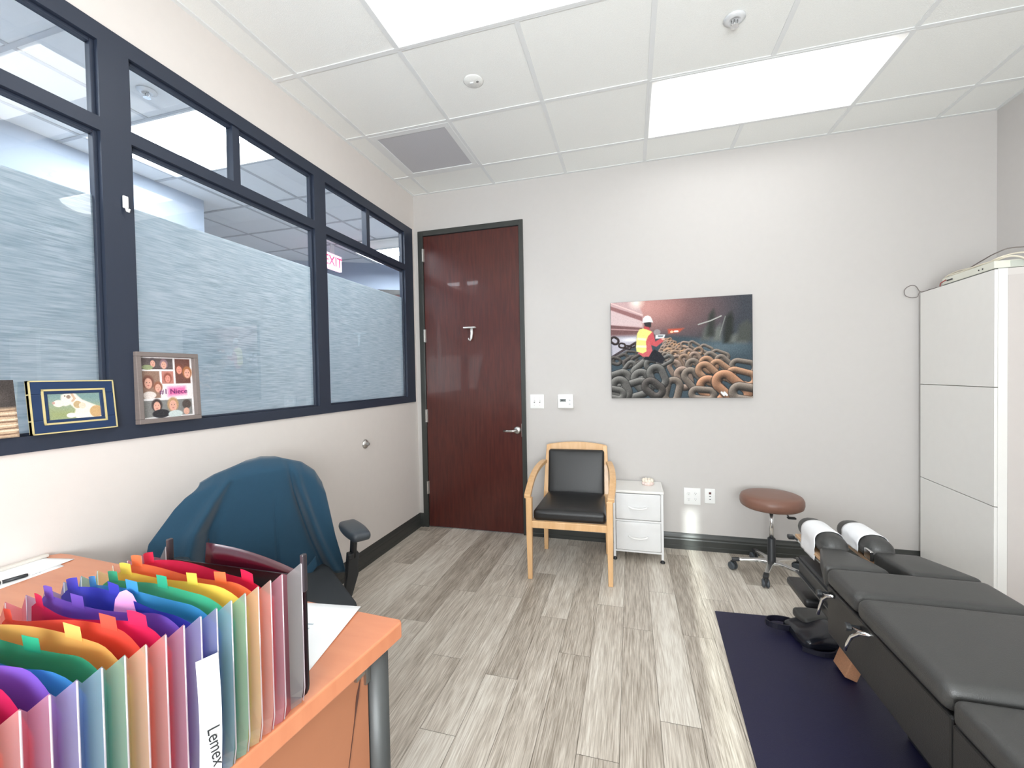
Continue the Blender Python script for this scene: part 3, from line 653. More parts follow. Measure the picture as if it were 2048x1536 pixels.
# collage
p = Pic(120, 130, (236, 232, 232)); rg = random.Random(9)
def face(cx, cy, r, hair, skin=(224, 170, 150)):
    p.blob(cx, cy-.01, r*1.35, r*1.5, hair, soft=.3); p.blob(cx, cy+.01, r*.9, r*1.15, skin, soft=.15)
    for s in (-1, 1): p.blob(cx+s*r*.35, cy-.005, r*.12, r*.12, (80, 54, 50), soft=.5)
    p.blob(cx, cy+r*.6, r*.3, r*.14, (196, 110, 106), soft=.5)
p.poly([(.03, .02), (.62, .02), (.62, .20), (.03, .20)], (96, 84, 84)); face(.25, .10, .05, (90, 80, 84)); face(.45, .12, .055, (150, 120, 130)); p.blob(.15, .17, .1, .04, (150, 160, 120))
p.poly([(.66, .02), (.96, .02), (.96, .44), (.66, .44)], (110, 70, 62)); face(.74, .20, .06, (120, 70, 56), (226, 150, 130)); face(.90, .26, .07, (170, 110, 70), (230, 170, 150))
p.poly([(.03, .23), (.36, .23), (.36, .67), (.03, .67)], (150, 120, 104)); face(.15, .42, .075, (120, 78, 66)); face(.32, .50, .06, (150, 96, 74)); p.blob(.16, .62, .12, .06, (232, 220, 214))
p.poly([(.40, .23), (.62, .23), (.62, .44), (.40, .44)], (190, 126, 114)); face(.51, .35, .055, (150, 84, 70), (222, 150, 134))
p.poly([(.03, .71), (.96, .71), (.96, .98), (.03, .98)], (130, 130, 128)); face(.28, .80, .07, (60, 48, 48)); face(.58, .80, .08, (190, 150, 110)); p.blob(.35, .93, .16, .07, (40, 40, 46)); p.blob(.62, .95, .14, .06, (200, 212, 210)); p.blob(.85, .80, .09, .08, (80, 70, 66)); p.blob(.84, .92, .06, .06, (220, 170, 150))
p.poly([(.50, .50), (.84, .49), (.86, .63), (.50, .65)], (236, 120, 176), soft=.03); p.noise(7, 4)
taupe = mat('taupe_frame', srgb(126, 116, 112), .6, noise_amt=.12, nscale=60, stretch=(1, 1, 6))
rt, R = ledge_frame('framed_photo', 'taupe box frame with a collage of family snapshots and a pink brush word', -2.158, .245, .285, .018, .034, taupe, p, .04, x0=.036)
text_obj('handwriting', '#1 Niece', .030, mat('ink_purple', srgb(120, 50, 110), .6), rt, R @ Matrix.Translation((.022, .124, -.0172)), .0003)
# unframed print at the left edge
p = Pic(60, 80, (60, 54, 52)); p.blob(.5, .3, .5, .2, (92, 84, 80), soft=.9); p.poly([(0, .5), (1, .48), (1, 1), (0, 1)], (196, 170, 142), soft=.03)
for i in range(9): p.line([(0, .55+i*.05), (.5, .54+i*.05+rg.uniform(-.02, .02)), (1, .53+i*.05)], .012, (226, 206, 182) if i % 2 else (130, 102, 84))
p.noise(6, 6)
root = thing('photo_print', 'unframed dark and tan photo print cut off by the left edge, on the window ledge', 'photograph', (.02, -2.685, 1.194))
R = Matrix.Rotation(-.12, 4, 'Y') @ Matrix(((0, 0, 1, 0), (1, 0, 0, 0), (0, 1, 0, 0), (0, 0, 0, 1)))
MB().box(-.075, .075, 0, .18, -.005, 0, R).build('backing_board', mat('board_black', srgb(40, 38, 38), .6), root)
print_pic('printed_sheet', p, R @ Matrix.Translation((0, .09, .0006)), .15, .18, vcol_mat('print_gloss', .3, .3), root)
# white adhesive hook on the window post
r = thing('adhesive_hook', 'small white plastic hook stuck on the dark window post', 'hook', (.013, -2.292, 2.04))
MB().cushion(0, .008, -.009, .009, -.015, .032, .003, n=3).build('hook_base', M_white, r, smooth=True)
MB().tube([(.006, 0, -.01), (.012, 0, -.026), (.020, 0, -.030), (.025, 0, -.02)], [.0045, .0045, .004, .003], 8).build('hook_arm', M_white, r, smooth=True)

# ================================================================== GUEST ARMCHAIR
def armchair():
    cx, cy = 1.462, -.47; r = thing('armchair', 'maple wood armchair with black vinyl seat and back beside the door', 'armchair', (cx, cy, 0), math.radians(1.6))
    fx, fy, bx, by = .262, -.262, .236, .25
    for s in (-1, 1):
        MB().bar([(s*fx, fy, 0), (s*fx, fy, .30), (s*(fx-.0), fy+.0, .545)], [.030, .038, .040], [.032, .042, .042], up=(0, 1, 0)).build('front_leg', M_maple, r, bevel=.004)
        MB().bar([(s*bx, by-.01, 0), (s*(bx-.002), by-.015, .30), (s*(bx-.006), by-.0, .45), (s*(bx-.012), by+.045, .66), (s*(bx-.018), by+.09, .80)], [.030, .036, .038, .036, .034], [.032, .04, .042, .038, .03], up=(0, 1, 0)).build('back_leg', M_maple, r, bevel=.004)
        pts = []
        for i in range(13):
            t = i/12; y = fy-.02+(by+.055-fy)*t; z = .553+.125*math.sin(t*PI/2)**1.1*1.0; x = s*(fx+.008+.020*math.sin(t*PI)-.022*t); pts.append((x, y, z))
        MB().bar(pts, [.044]*13, [.028]*13).build('armrest', M_maple, r, bevel=.005)
        MB().box(s*(bx+.004)-.012, s*(bx+.004)+.012, fy+.02, by-.02, .345, .385).build('side_rail', M_maple, r, bevel=.003)
    MB().box(-fx+.018, fx-.018, fy-.016, fy+.012, .345, .392).build('front_rail', M_maple, r, bevel=.004)
    MB().box(-bx+.016, bx-.016, by-.028, by-.006, .34, .39).build('back_rail', M_maple, r, bevel=.003)
    # crest rail, arched
    m = MB(); rings = []
    for i in range(17):
        t = i/16; x = -bx+.008+(2*bx-.016)*t; a = 1-(2*t-1)**2; zt = .805+.020*a; y = by+.088+.012*a
        rings.append([(x, y-.016, zt-.072+.012*a), (x, y+.014, zt-.072+.012*a), (x, y+.018, zt), (x, y-.012, zt)])
    m.loft(rings).build('crest_rail', M_maple, r, bevel=.005)
    def lean(p):
        z = p.z; return (p.x, p.y+(z-.42)*.22+.0, z)
    MB().cushion(-bx+.022, bx-.022, by-.055, by-.008, +.445, .772, .02, n=10, f=lambda p: (p.x, by-.03+(p.y-(by-.0315))*(1+.35*math.cos(p.x/bx*1.3)*math.cos((p.z-.6)*7)*(p.y < by-.03))+max(0, p.z-.42)*.245, p.z)).build('back_cushion', M_vinyl, r, smooth=True)
    MB().cushion(-fx+.022, fx-.022, fy+.002, by-.03, .388, .462, .026, dome=.028, n=12, f=lambda p: (p.x*(1-.10*(p.y-fy)/.5), p.y, p.z-.010*math.exp(-((p.x/.16)**2+((p.y+.06)/.12)**2)))).build('seat_cushion', M_vinyl, r, smooth=True)
armchair()

# ================================================================== WHITE TWO-DRAWER UNIT
def drawer_unit():
    x0, x1, y0, y1, h = 1.735, 2.082, -.312, -.022, .512
    r = thing('drawer_unit', 'small white two-drawer cabinet behind the armchair', 'drawer unit', ((x0+x1)/2, (y0+y1)/2, 0)); w, d = (x1-x0)/2, (y1-y0)/2
    MB().box(-w-.004, w+.004, -d-.006, d+.004, h-.018, h).build('top', M_whitem, r, bevel=.003)
    m = MB(); s = .008
    for sx in (-1, 1):
        for sy in (-1, 1): m.box(sx*(w-s)-s, sx*(w-s)+s, sy*(d-s)-s, sy*(d-s)+s, .022, h-.018)
    for z in (.062, .285):
        m.box(-w+2*s, w-2*s, -d+.001, -d+2*s-.001, z, z+.012).box(-w+2*s, w-2*s, d-2*s+.001, d-.001, z, z+.012)
        for sx in (-1, 1): m.box(sx*(w-s)-s+.001, sx*(w-s)+s-.001, -d+2*s, d-2*s, z, z+.012)
    m.build('metal_frame', mat('white_enamel', srgb(232, 232, 232), .35), r, bevel=.001)
    for sx in (-1, 1):
        for sy in (-1, 1): MB().lathe([(.016, 0), (.017, .006), (.014, .012), (.006, .014), (.006, .024)], c=(sx*(w-s), sy*(d-s), 0), n=16).build('foot', M_black, r, smooth=True)
    fab = mat('white_fabric', srgb(228, 228, 228), .8, bump=.3, bscale=900, noise_amt=.03)
    for a, b in ((.302, .488), (.078, .283)):
        dr = empty('drawer', (0, 0, a)); dr.parent = r
        MB().cushion(-w+2*s+.003, w-2*s-.003, -d-.004, d-2*s-.004, 0, b-a, .006, n=4, f=lambda p: (p.x, p.y-.004*math.cos(p.x/w*1.4)*(p.y < -d+.01), p.z)).build('box', fab, dr, smooth=True)
        pts = [(.062*math.sin(t*PI/2), -d-.012-.022*math.cos(t*PI/2), (b-a)*.5-.010*math.cos(t*PI/2)+.004) for t in [i/6-1 for i in range(13)]]
        MB().tube(pts, .0055, 10, sx=1.4).build('handle', M_white, dr, smooth=True)
drawer_unit()
r = thing('ornament', 'small knobbly cream and pink ornament on the white drawer unit', 'ornament', (1.985, -.125, .512))
cm = mat('cream_bead', srgb(238, 228, 212), .5); pm = mat('pink_bead', srgb(234, 212, 204), .5)
for lvl, (z, n, rad, mm, R0) in enumerate(((.013, 9, .032, pm, .013), (.034, 8, .031, cm, .0145))):
    m = MB()
    for k in range(n):
        a = 2*PI*(k+.5*lvl)/n; q = [(R0*math.sin(t*PI/6), -R0*math.cos(t*PI/6)) for t in range(7)]
        m.lathe(q, c=(rad*math.cos(a), rad*.8*math.sin(a), z), n=12)
    m.build('bead_ring', mm, r, smooth=True)
MB().lathe([(.001, 0), (.034, 0), (.036, .02), (.03, .038), (.001, .040)], n=20).build('core', pm, r, smooth=True)

# ================================================================== STOOL
def caster(parent, x, y, ang, R=.027, ztop=.062):
    e = empty('caster', (x, y, 0), ang); e.parent = parent
    m = MB(); m.lathe([(.001, -.021), (R*.75, -.021), (R, -.016), (R, -.006), (R*.7, -.004), (R*.7, .004), (R, .006), (R, .016), (R*.75, .021), (.001, .021)], c=(.012, 0, R), axis='y', n=20); m.build('wheel', mat('caster_grey', srgb(70, 76, 82), .45), e, smooth=False)
    m = MB(); m.cushion(-.014, .026, -.009, .009, R+.0, ztop, .006, n=3).lathe([(.008, ztop-.004), (.012, ztop+.012)], n=12); m.build('caster_fork', M_black, e)
def stool():
    cx, cy = 2.757, -.325; r = thing('stool', 'round brown cushioned rolling stool with chrome five-star base', 'stool', (cx, cy, 0))
    MB().lathe([(.001, .455), (.12, .455), (.165, .457), (.181, .468), (.187, .490), (.186, .512), (.178, .530), (.160, .539), (.10, .543), (.001, .544)], n=48).build('seat', M_tan, r, smooth=True)
    MB().lathe([(.001, .440), (.09, .440), (.11, .455), (.001, .456)], n=24).build('seat_plate', M_black, r)
    MB().lathe([(.0125, .22), (.0125, .445)], n=20).build('gas_piston', M_chrome, r, smooth=True)
    MB().lathe([(.020, .25), (.024, .245), (.024, .09), (.028, .085), (.028, .075), (.001, .075)], n=24).build('column', M_black, r, smooth=True)
    MB().tube([(.02, -.02, .442), (.07, -.045, .43), (.085, -.05, .415)], .004, 8).cushion(.075, .125, -.07, -.04, .400, .412, .006, n=3).build('lift_lever', M_black, r)
    base = mat('polished_aluminium', (.75, .75, .74, 1), .25, 1)
    for k in range(5):
        a = math.radians(174+72*k); ca, sa = math.cos(a), math.sin(a)
        MB().bar([(.02*ca, .02*sa, .088), (.08*ca, .08*sa, .090), (.16*ca, .16*sa, .082), (.225*ca, .225*sa, .074)], [.05, .034, .028, .024], [.022, .018, .014, .014]).build('base_leg', base, r, bevel=.003)
        MB().bar([(.19*ca, .19*sa, .079), (.236*ca, .236*sa, .072)], [.032, .030], [.02, .02]).build('leg_cap', M_black, r, bevel=.004)
        caster(r, .222*ca, .222*sa, [2.2, 1.4, .4, 2.9, 1.9][k])
stool()

# ================================================================== FLOOR MAT, BAG, CORK BLOCK
MB().prism([(2.312, -.885), (3.30, -.825), (3.24, -3.05), (2.215, -3.05)], .0, .006).build('floor_mat', M_navy, bevel=.002)
tag(bpy.data.objects['floor_mat'], 'dark navy rubber floor mat under the black padded table', 'mat')
r = thing('cork_block', 'brown cork yoga block leaning on the navy mat against the table', 'block', (2.745, -1.29, .006), 0)
MB().cushion(0, .05, -.056, .056, 0, .15, .005, n=2, f=lambda p: (p.x*.94+p.z*.34, p.y, p.z*.94-p.x*.34+.05*.34)).build('block_body', M_cork, r, smooth=True)
def bag():
    r = thing('strap_bag', 'black vinyl strap bag lying on the navy mat under the table', 'bag', (2.80, -1.02, .006), math.radians(14))
    nz = lambda p, a: (p.x+.008*noise.noise(p*14), p.y+.008*noise.noise(p*14+Vector((5, 1, 0))), max(0.0, p.z*a+.012*noise.noise(p*9)))
    MB().cushion(-.17, .16, -.12, .09, 0, .075, .03, dome=.02, n=10, f=lambda p: nz(p, 1-.3*abs(p.x/.17))).build('bag_body', mat('glossy_black_vinyl', srgb(26, 28, 36), .25), r, smooth=True)
    MB().cushion(-.10, .18, .0, .12, .045, .095, .018, dome=.01, n=8, f=lambda p: nz(p, 1+.2*p.x)).build('flap', M_vinylg, r, smooth=True)
    pts = [(-.15+.085*math.cos(t)-.02, .07+.045*math.sin(t), .02+.022*math.sin(t*.5)) for t in [2*PI*i/20 for i in range(21)]]
    MB().bar(pts, .006, .028).build('strap', mat('black_webbing', srgb(26, 26, 40), .45), r)
    pts = [(-.18+.18*i/10, -.10-.05*math.sin(i/10*PI), .012) for i in range(11)]
    MB().bar(pts, .008, .022).build('strap', mat('black_webbing', srgb(26, 26, 40), .45), r)
    MB().lathe([(.001, .012), (.009, .011), (.012, 0)], c=(-.01, -.122, .03), axis='y', n=14).build('snap', M_chrome, r, smooth=True); 
bag()

# ================================================================== TREATMENT TABLE
def treatment_table():
    r = thing('treatment_table', 'black padded chiropractic treatment table running out of the right corner', 'treatment table', (2.83, -2.2, 0)); ox, oy = 2.83, -2.2
    X0, X1 = 2.583, 3.077
    def L(x, y, z): return (x-ox, y-oy, z)
    def cush(name, x0, x1, y0, y1, z0, z1, rr, dome=0, f=None, mm=M_vinylg, n=10, par=None):
        return MB().cushion(x0-ox, x1-ox, y0-oy, y1-oy, z0, z1, rr, dome, f, n).build(name, mm, par or r, smooth=True)
    # main sections, near ones overlap toward the viewer
    def slope(ya, yb, dz):
        def f(p):
            t = (p.y+oy-yb)/(ya-yb); return (p.x, p.y, p.z+dz*t*(p.z > .5))
        return f
    cush('chest_cushion', X0, X1, -1.808, -1.587, .53, .60, .028, .004)
    cush('pelvic_cushion', X0-.004, X1+.004, -2.243, -1.819, .53, .604, .030, .006)
    cush('leg_cushion', X0-.002, X1+.002, -3.0, -2.252, .52, .588, .02, .006)
    # two shoulder wings with a gap between
    def wingL(p):
        x, y = p.x+ox, p.y+oy; t = max(0, min(1, (y+1.58)/.23)); x = X0+(x-X0)*(1-.42*t*0)+.075*t*(1-(x-X0)/.22)-.0*t; x = x+(.0 if x < 2.7 else 0)
        xr = 2.80-.02*t-.05*t*t; x = X0+.07*t+(p.x+ox-X0)/(.217)*(xr-(X0+.07*t)); return (x-ox, p.y, p.z-.012*t*(p.z > .5))
    def wingR(p):
        y = p.y+oy; t = max(0, min(1, (y+1.58)/.23)); s = (p.x+ox-2.86)/.217; a, b = 2.86+.0*t-.015*t*t, X1-.075*t; x = a+s*(b-a); return (x-ox, p.y, p.z-.012*t*(p.z > .5))
    cush('shoulder_cushion', X0, X0+.217, -1.58, -1.35, .51, .598, .018, .004, wingL)
    cush('shoulder_cushion', 2.86, 2.86+.217, -1.58, -1.35, .51, .598, .018, .004, wingR)
    # body side panels and lower housing
    MB().box(X0+.006-ox, X1-.006-ox, -2.242-oy, -1.588-oy, .345, .53).build('body', M_vinyl, r, bevel=.006)
    MB().box(X0+.004-ox, X1-.004-ox, -3.0-oy, -2.248-oy, .30, .52).build('leg_housing', M_vinyl, r, bevel=.006)
    MB().box(X0+.262-ox, X1-.06-ox, -2.9-oy, -1.75-oy, .06, .345).build('pedestal', M_black, r, bevel=.01)
    MB().box(X0+.24-ox, X1+.02-ox, -2.98-oy, -1.62-oy, .006, .06).build('base_plate', M_black, r, bevel=.01)
    # head end: rail housing, mechanism
    MB().box(2.635-ox, 3.02-ox, -1.585-oy, -1.16-oy, .38, .47).build('head_housing', M_black, r, bevel=.008)
    MB().box(2.628-ox, 2.636-ox, -1.585-oy, -1.15-oy, .448, .456).box(2.625-ox, 2.636-ox, -1.585-oy, -1.15-oy, .385, .392).build('side_rail', mat('dark_rail', srgb(80, 82, 84), .4, .5), r)
    MB().box(2.66-ox, 2.98-ox, -1.58-oy, -1.30-oy, .30, .38).build('head_lower_housing', M_black, r, bevel=.008)
    # face rest
    fr = empty('face_rest', (2.815-ox, -1.2-oy, .50)); fr.parent = r
    def fc(cx_, nm):
        def f(p): return (p.x, p.y, p.z)
        MB().cushion(cx_-.055, cx_+.055, -.16, .165, .035, .125, .045, .008, n=8).build(nm, M_vinylg, fr, smooth=True)
        # paper cover draped over the middle
        m = MB(); left = cx_ < 0
        def g(u, v):
            a = (u*2-1); w = .0575; s = abs(a)
            if s < .62:
                t = a/.62*PI/2; x = cx_+w*math.sin(t); z = .082+.052*math.cos(t)**.7
            else:
                k = (s-.62)/.38; x = cx_+math.copysign(w, a)*(1+.04*k); z = .082-(.085 if left and a < 0 else .03)*k
            y = -.080+.155*v; wr = .004*noise.noise(Vector((x*30, y*30, z*40)))*(1 if s > .5 else .25); return (x+wr, y, z+wr*.5)
        m.grid(g, 36, 12); m.build('paper_cover', mat('tissue_white', srgb(240, 240, 242), .8), fr, smooth=True, solid=.001)
    fc(-.098, 'face_cushion'); fc(.068, 'face_cushion')
    bt = wood_mat('birch_ply', srgb(206, 164, 124), srgb(222, 186, 148), .5)
    MB().box(-.156, -.052, -.15, .155, .018, .034).box(.03, .11, -.15, .135, .018, .034).build('plywood_base', bt, fr, bevel=.003)
    MB().box(-.15, -.135, -.17, .14, .0, .010).box(-.15, .12, -.17, -.155, .0, .010).tube([(-.152, -.16, .012), (-.152, -.16, -.06)], .004, 8).build('steel_bracket', M_chrome, fr)
    MB().tube([(-.14, .13, .0), (-.16, .17, .01)], .005, 8).cushion(-.185, -.155, .155, .185, .0, .02, .006, n=2).build('release_lever', M_black, fr)
    MB().box(.0, .012, -.20, -.15, .06, .10).build('steel_tab', M_chrome, fr, bevel=.002)
    # hanging arm rest pads
    MB().cushion(2.605-ox, 2.77-ox, -1.325-oy, -1.085-oy, .295, .335, .015, n=5).build('arm_pad', M_vinyl, r, smooth=True)
    MB().tube([L(2.74, -1.25, .29), L(2.76, -1.4, .33), L(2.76, -1.5, .36)], .012, 8).build('arm_bracket', M_black, r)
    # knobs and chrome levers on the side
    for ky, kz, pts in ((-1.603, .500, [(2.586, -1.653, .515), (2.572, -1.635, .506), (2.562, -1.619, .485), (2.556, -1.612, .452), (2.552, -1.605, .418)]),
                    (-1.828, .500, [(2.592, -1.893, .515), (2.572, -1.869, .505), (2.562, -1.838, .473), (2.556, -1.825, .441), (2.552, -1.817, .414)])):
        m = MB(); m.lathe([(.001, -.022), (.011, -.022), (.013, -.018), (.013, -.008), (.008, -.005), (.006, .02)], c=L(2.57, ky, kz), axis='x', n=10); m.build('knob', M_black, r)
        MB().tube([L(2.566, ky-.01, kz+.002), L(2.578, ky-.05, kz+.012)], .003, 8).build('knob_pin', M_chrome, r)
        MB().tube([L(*q) for q in pts], [.007, .007, .006, .0055, .005], 10).build('lever', M_chrome, r, smooth=True)
treatment_table()

# ================================================================== WHITE TALL CABINET
def cabinet():
    # near corner (3.665,-.715), far corner (3.722,-.03)
    ax, ay, bx, by = 3.665, -.715, 3.722, -.03
    ang = math.atan2(-(bx-ax), (by-ay)); h = 1.855; W = math.hypot(bx-ax, by-ay)
    r = thing('storage_cabinet', 'tall white cabinet with three stacked doors against the right wall', 'cabinet', (ax, ay, 0), ang)
    D = .40
    MB().box(.019, D, 0, W, 0, h).build('carcass', mat('carcass_white', srgb(214, 208, 204), .4), r, bevel=.002)
    g = .002
    for z0, z1 in ((.025, .6335), (.6335, 1.2505), (1.2505, h)):
        MB().box(0, .018, g, W-g, z0+g, z1-g).build('door', M_whitem, r, bevel=.0015)
    MB().box(.05, D-.03, -.0015, .0, .05, h-.035).build('side_panel', mat('side_panel_white', srgb(206, 199, 195), .4), r, bevel=.0008)
    MB().box(.012, .048, -.002, .0, 0, h).build('edge_band', M_whitem, r)
    return ax, ay, ang, h, W
cax, cay, cang, ch, cW = cabinet()
cM = Matrix.Translation((cax, cay, ch)) @ Matrix.Rotation(cang, 4, 'Z')
def device():
    r = empty('router_box', (cax, cay, ch), cang); tag(r, 'flat white electronic box with cables lying on top of the tall cabinet', 'electronic device')
    beige = mat('beige_plastic', srgb(226, 226, 214), .5); dark = mat('dark_base', srgb(90, 92, 88), .6)
    MB().box(.012, .36, .022, .46, 0.0, .006).build('base', dark, r)
    MB().box(.008, .36, .02, .465, .006, .045).build('case', beige, r, bevel=.004)
    MB().box(.07, .30, .0185, .021, .010, .040).build('end_panel', mat('grey_end', srgb(196, 200, 190), .5), r)
    for y in (.105, .135): MB().lathe([(.001, -.002), (.004, -.002), (.004, 0)], c=(.008, y, .022), axis='x', n=10).build('port', M_black, r)
    MB().box(.004, .009, .36, .41, .020, .027).build('slot', M_black, r)
    MB().tube([(.006, .42, .03), (-.006, .45, .016), (.004, .475, .004)], .003, 8).build('red_wire', mat('red_wire', srgb(160, 70, 66), .5), r)
device()
def cable(name, pts, rad, m, label):
    P = [cM @ Vector(p) for p in pts]
    # smooth
    Q = []
    for i in range(len(P)-1):
        p0, p1, p2, p3 = P[max(i-1, 0)], P[i], P[i+1], P[min(i+2, len(P)-1)]
        for k in range(6):
            t = k/6; Q.append(.5*((2*p1)+(p2-p0)*t+(2*p0-5*p1+4*p2-p3)*t*t+(3*p1-p0-3*p2+p3)*t**3))
    Q.append(P[-1]); o = MB().tube(Q, rad, 8).build(name, m, smooth=True); tag(o, label, 'cable')
beigec = mat('beige_cable', srgb(222, 214, 196), .5); greyc = mat('grey_cable', srgb(120, 112, 108), .5)
cable('cable', [(.03, .475, .03), (.02, .45, .052), (.03, .36, .066), (.02, .25, .056), (.03, .12, .052), (.03, .04, .060), (.09, .02, .075), (.2, .03, .075)], .004, beigec, 'cream cable arched over the white box on the tall cabinet')
cable('cable', [(.016, .40, .050), (.02, .28, .050), (.015, .15, .052), (.03, .06, .052), (.06, .01, .060), (.10, -.006, .045), (.14, -.008, .006)], .005, beigec, 'thick cream cable looping down the near end of the white box')
cable('cable', [(.05, .34, .048), (.03, .26, .058), (.02, .14, .072), (.03, .04, .090), (.08, .0, .100), (.3, .05, .09)], .003, greyc, 'thin dark cable rising above the white box')
cable('cable', [(.02, .50, .004), (.012, .60, .005), (.01, .66, .004), (.0, .690, .01), (-.025, .683, .046), (-.055, .683, .05), (-.082, .683, .026), (-.08, .683, -.01), (-.05, .683, -.028), (-.016, .685, -.026), (-.008, .688, -.01), (.0, .690, .006)], .0022, greyc, 'grey cable loop hanging off the far left corner of the tall cabinet')
m = MB().cushion(-.0, .012, .10, .12, .055, .066, .003, n=2)

# ================================================================== DESK (top at 0.79)
DZT = .79
def desk():
    r = thing('desk', 'orange cherry laminate desk in the near left corner', 'desk', (.66, -3.1, 0)); ox, oy = .66, -3.1
    P = [(.0, -2.545), (.02, -2.523), (.06, -2.520), (1.342, -2.594), (1.350, -2.604), (1.262, -3.30), (1.22, -3.75), (.002, -3.75)]
    P = [(x-ox, y-oy) for x, y in P]
    MB().prism(P, DZT-.038, DZT).build('desktop', M_desk, r, bevel=.004, seg=3)
    MB().lathe([(.026, 0), (.026, DZT-.038)], c=(1.297-ox, -2.628-oy, 0), n=24).build('leg', mat('grey_metal_post', srgb(82, 84, 84), .45, .3), r, smooth=True)
    MB().lathe([(.026, 0), (.026, DZT-.038)], c=(.06-ox, -2.62-oy, 0), n=24).build('leg', mat('grey_metal_post', srgb(82, 84, 84), .45, .3), r, smooth=True)
    MB().prism([(1.275-ox, -2.66-oy), (1.295-ox, -2.66-oy), (1.162-ox, -3.66-oy), (1.142-ox, -3.66-oy)], .05, DZT-.038).build('side_panel', mat('brown_panel', srgb(176, 116, 84), .5, noise_amt=.05), r)
    MB().box(.10-ox, 1.26-ox, -2.76-oy, -2.74-oy, .25, DZT-.038).build('modesty_panel', M_desk, r)
    MB().box(1.285-ox, 1.30-ox, -2.672-oy, -2.655-oy, DZT-.11, DZT-.038).box(1.288-ox, 1.297-ox, -2.70-oy, -2.66-oy, DZT-.085, DZT-.055).build('bracket', mat('bracket_metal', (.45, .44, .42, 1), .35, 1), r)
    # dark crack in the side veneer
    MB().tube([(1.2925-ox, -2.682-oy, .70), (1.291-ox, -2.692-oy, .67), (1.290-ox, -2.702-oy, .62), (1.2875-ox, -2.72-oy, .54), (1.284-ox, -2.745-oy, .44)], [.001, .004, .0012, .001, .0008], 5).build('veneer_crack', mat('crack', srgb(70, 40, 30), .8), r)
desk()
def sheet(name, pts, z, label, m=M_paper, cat='paper', curl=None):
    """quad of paper with thickness; pts 4 corners xy"""
    r = thing(name, label, cat, (pts[0][0], pts[0][1], z)); p = [Vector((a, b, 0)) for a, b in pts]; o = p[0]
    def fn(u, v):
        q = p[0]*(1-u)*(1-v)+p[1]*u*(1-v)+p[2]*u*v+p[3]*(1-u)*v-o; q.z = .0008+(curl(u, v) if curl else 0); return q
    MB().grid(fn, 10, 10).build('sheet', m, r, solid=.0006, smooth=True); return r, fn
# right sheet with print and yellow block
r, fn = sheet('letter_sheet', [(1.222, -2.577), (1.262, -2.80), (.99, -2.86), (.975, -2.60)], DZT, 'white printed sheet with a yellow panel, right of the rainbow folder', curl=lambda u, v: .004*(1-u)*(1-v))
grey = mat('print_grey', srgb(190, 198, 204), .7); yel = mat('print_yellow', srgb(244, 206, 130), .7)
def onsheet(nm, u0, u1, v0, v1, mm, par=r, f=fn, dz=.0006):
    q = MB(); q.grid(lambda a, b: f(u0+(u1-u0)*a, v0+(v1-v0)*b)+Vector((0, 0, dz)), 4, 4); return q.build(nm, mm, par)
for i in range(4): onsheet('text_line', .34+.07*i, .365+.07*i, .30, .80, grey)
onsheet('yellow_panel', .62, .92, .42, .80, yel)
# left pile
r2, f2 = sheet('paper_sheet', [(.165, -2.59), (.175, -2.745), (-.0+.012, -2.80), (.02, -2.56)], DZT, 'white sheet lying under the black pen at the far left of the desk')
for i in range(3): onsheet('text_line', .30+.05*i, .32+.05*i, .12, .30, grey, r2, f2)
sheet('paper_sheet', [(.135, -2.548), (.15, -2.66), (.012, -2.68), (.014, -2.57)], DZT+.0016, 'smaller white sheet on top at the far corner of the desk')
o = MB().box(.012, .030, -2.78, -2.556, DZT+.003, DZT+.012).build('ruler', mat('pale_grey_plastic', srgb(214, 208, 200), .5), bevel=.002)
tag(o, 'long pale grey strip on the papers beside the wall', 'ruler')
r = thing('pen', 'black ballpoint pen with silver band on the papers', 'pen', (.150, -2.665, DZT+.0065)); d = Vector((-.03, -.14, 0)).normalized()
P0 = Vector((0, 0, 0))
MB().tube([P0, P0+d*.005, P0+d*.05], [.004, .0052, .0052], 12).build('cap', M_black, r, smooth=True)
MB().tube([P0+d*.05, P0+d*.053], .0056, 12).build('band', M_chrome, r)
MB().tube([P0+d*.053, P0+d*.13, P0+d*.145], [.0048, .0046, .0015], 12).build('barrel', M_black, r, smooth=True)
o = MB().cushion(.10, .15, -2.86, -2.765, DZT, DZT+.022, .006, n=4).build('dark_case', mat('dark_case', srgb(80, 82, 90), .5), smooth=True)
tag(o, 'small dark grey case at the left edge of the desk', 'case')

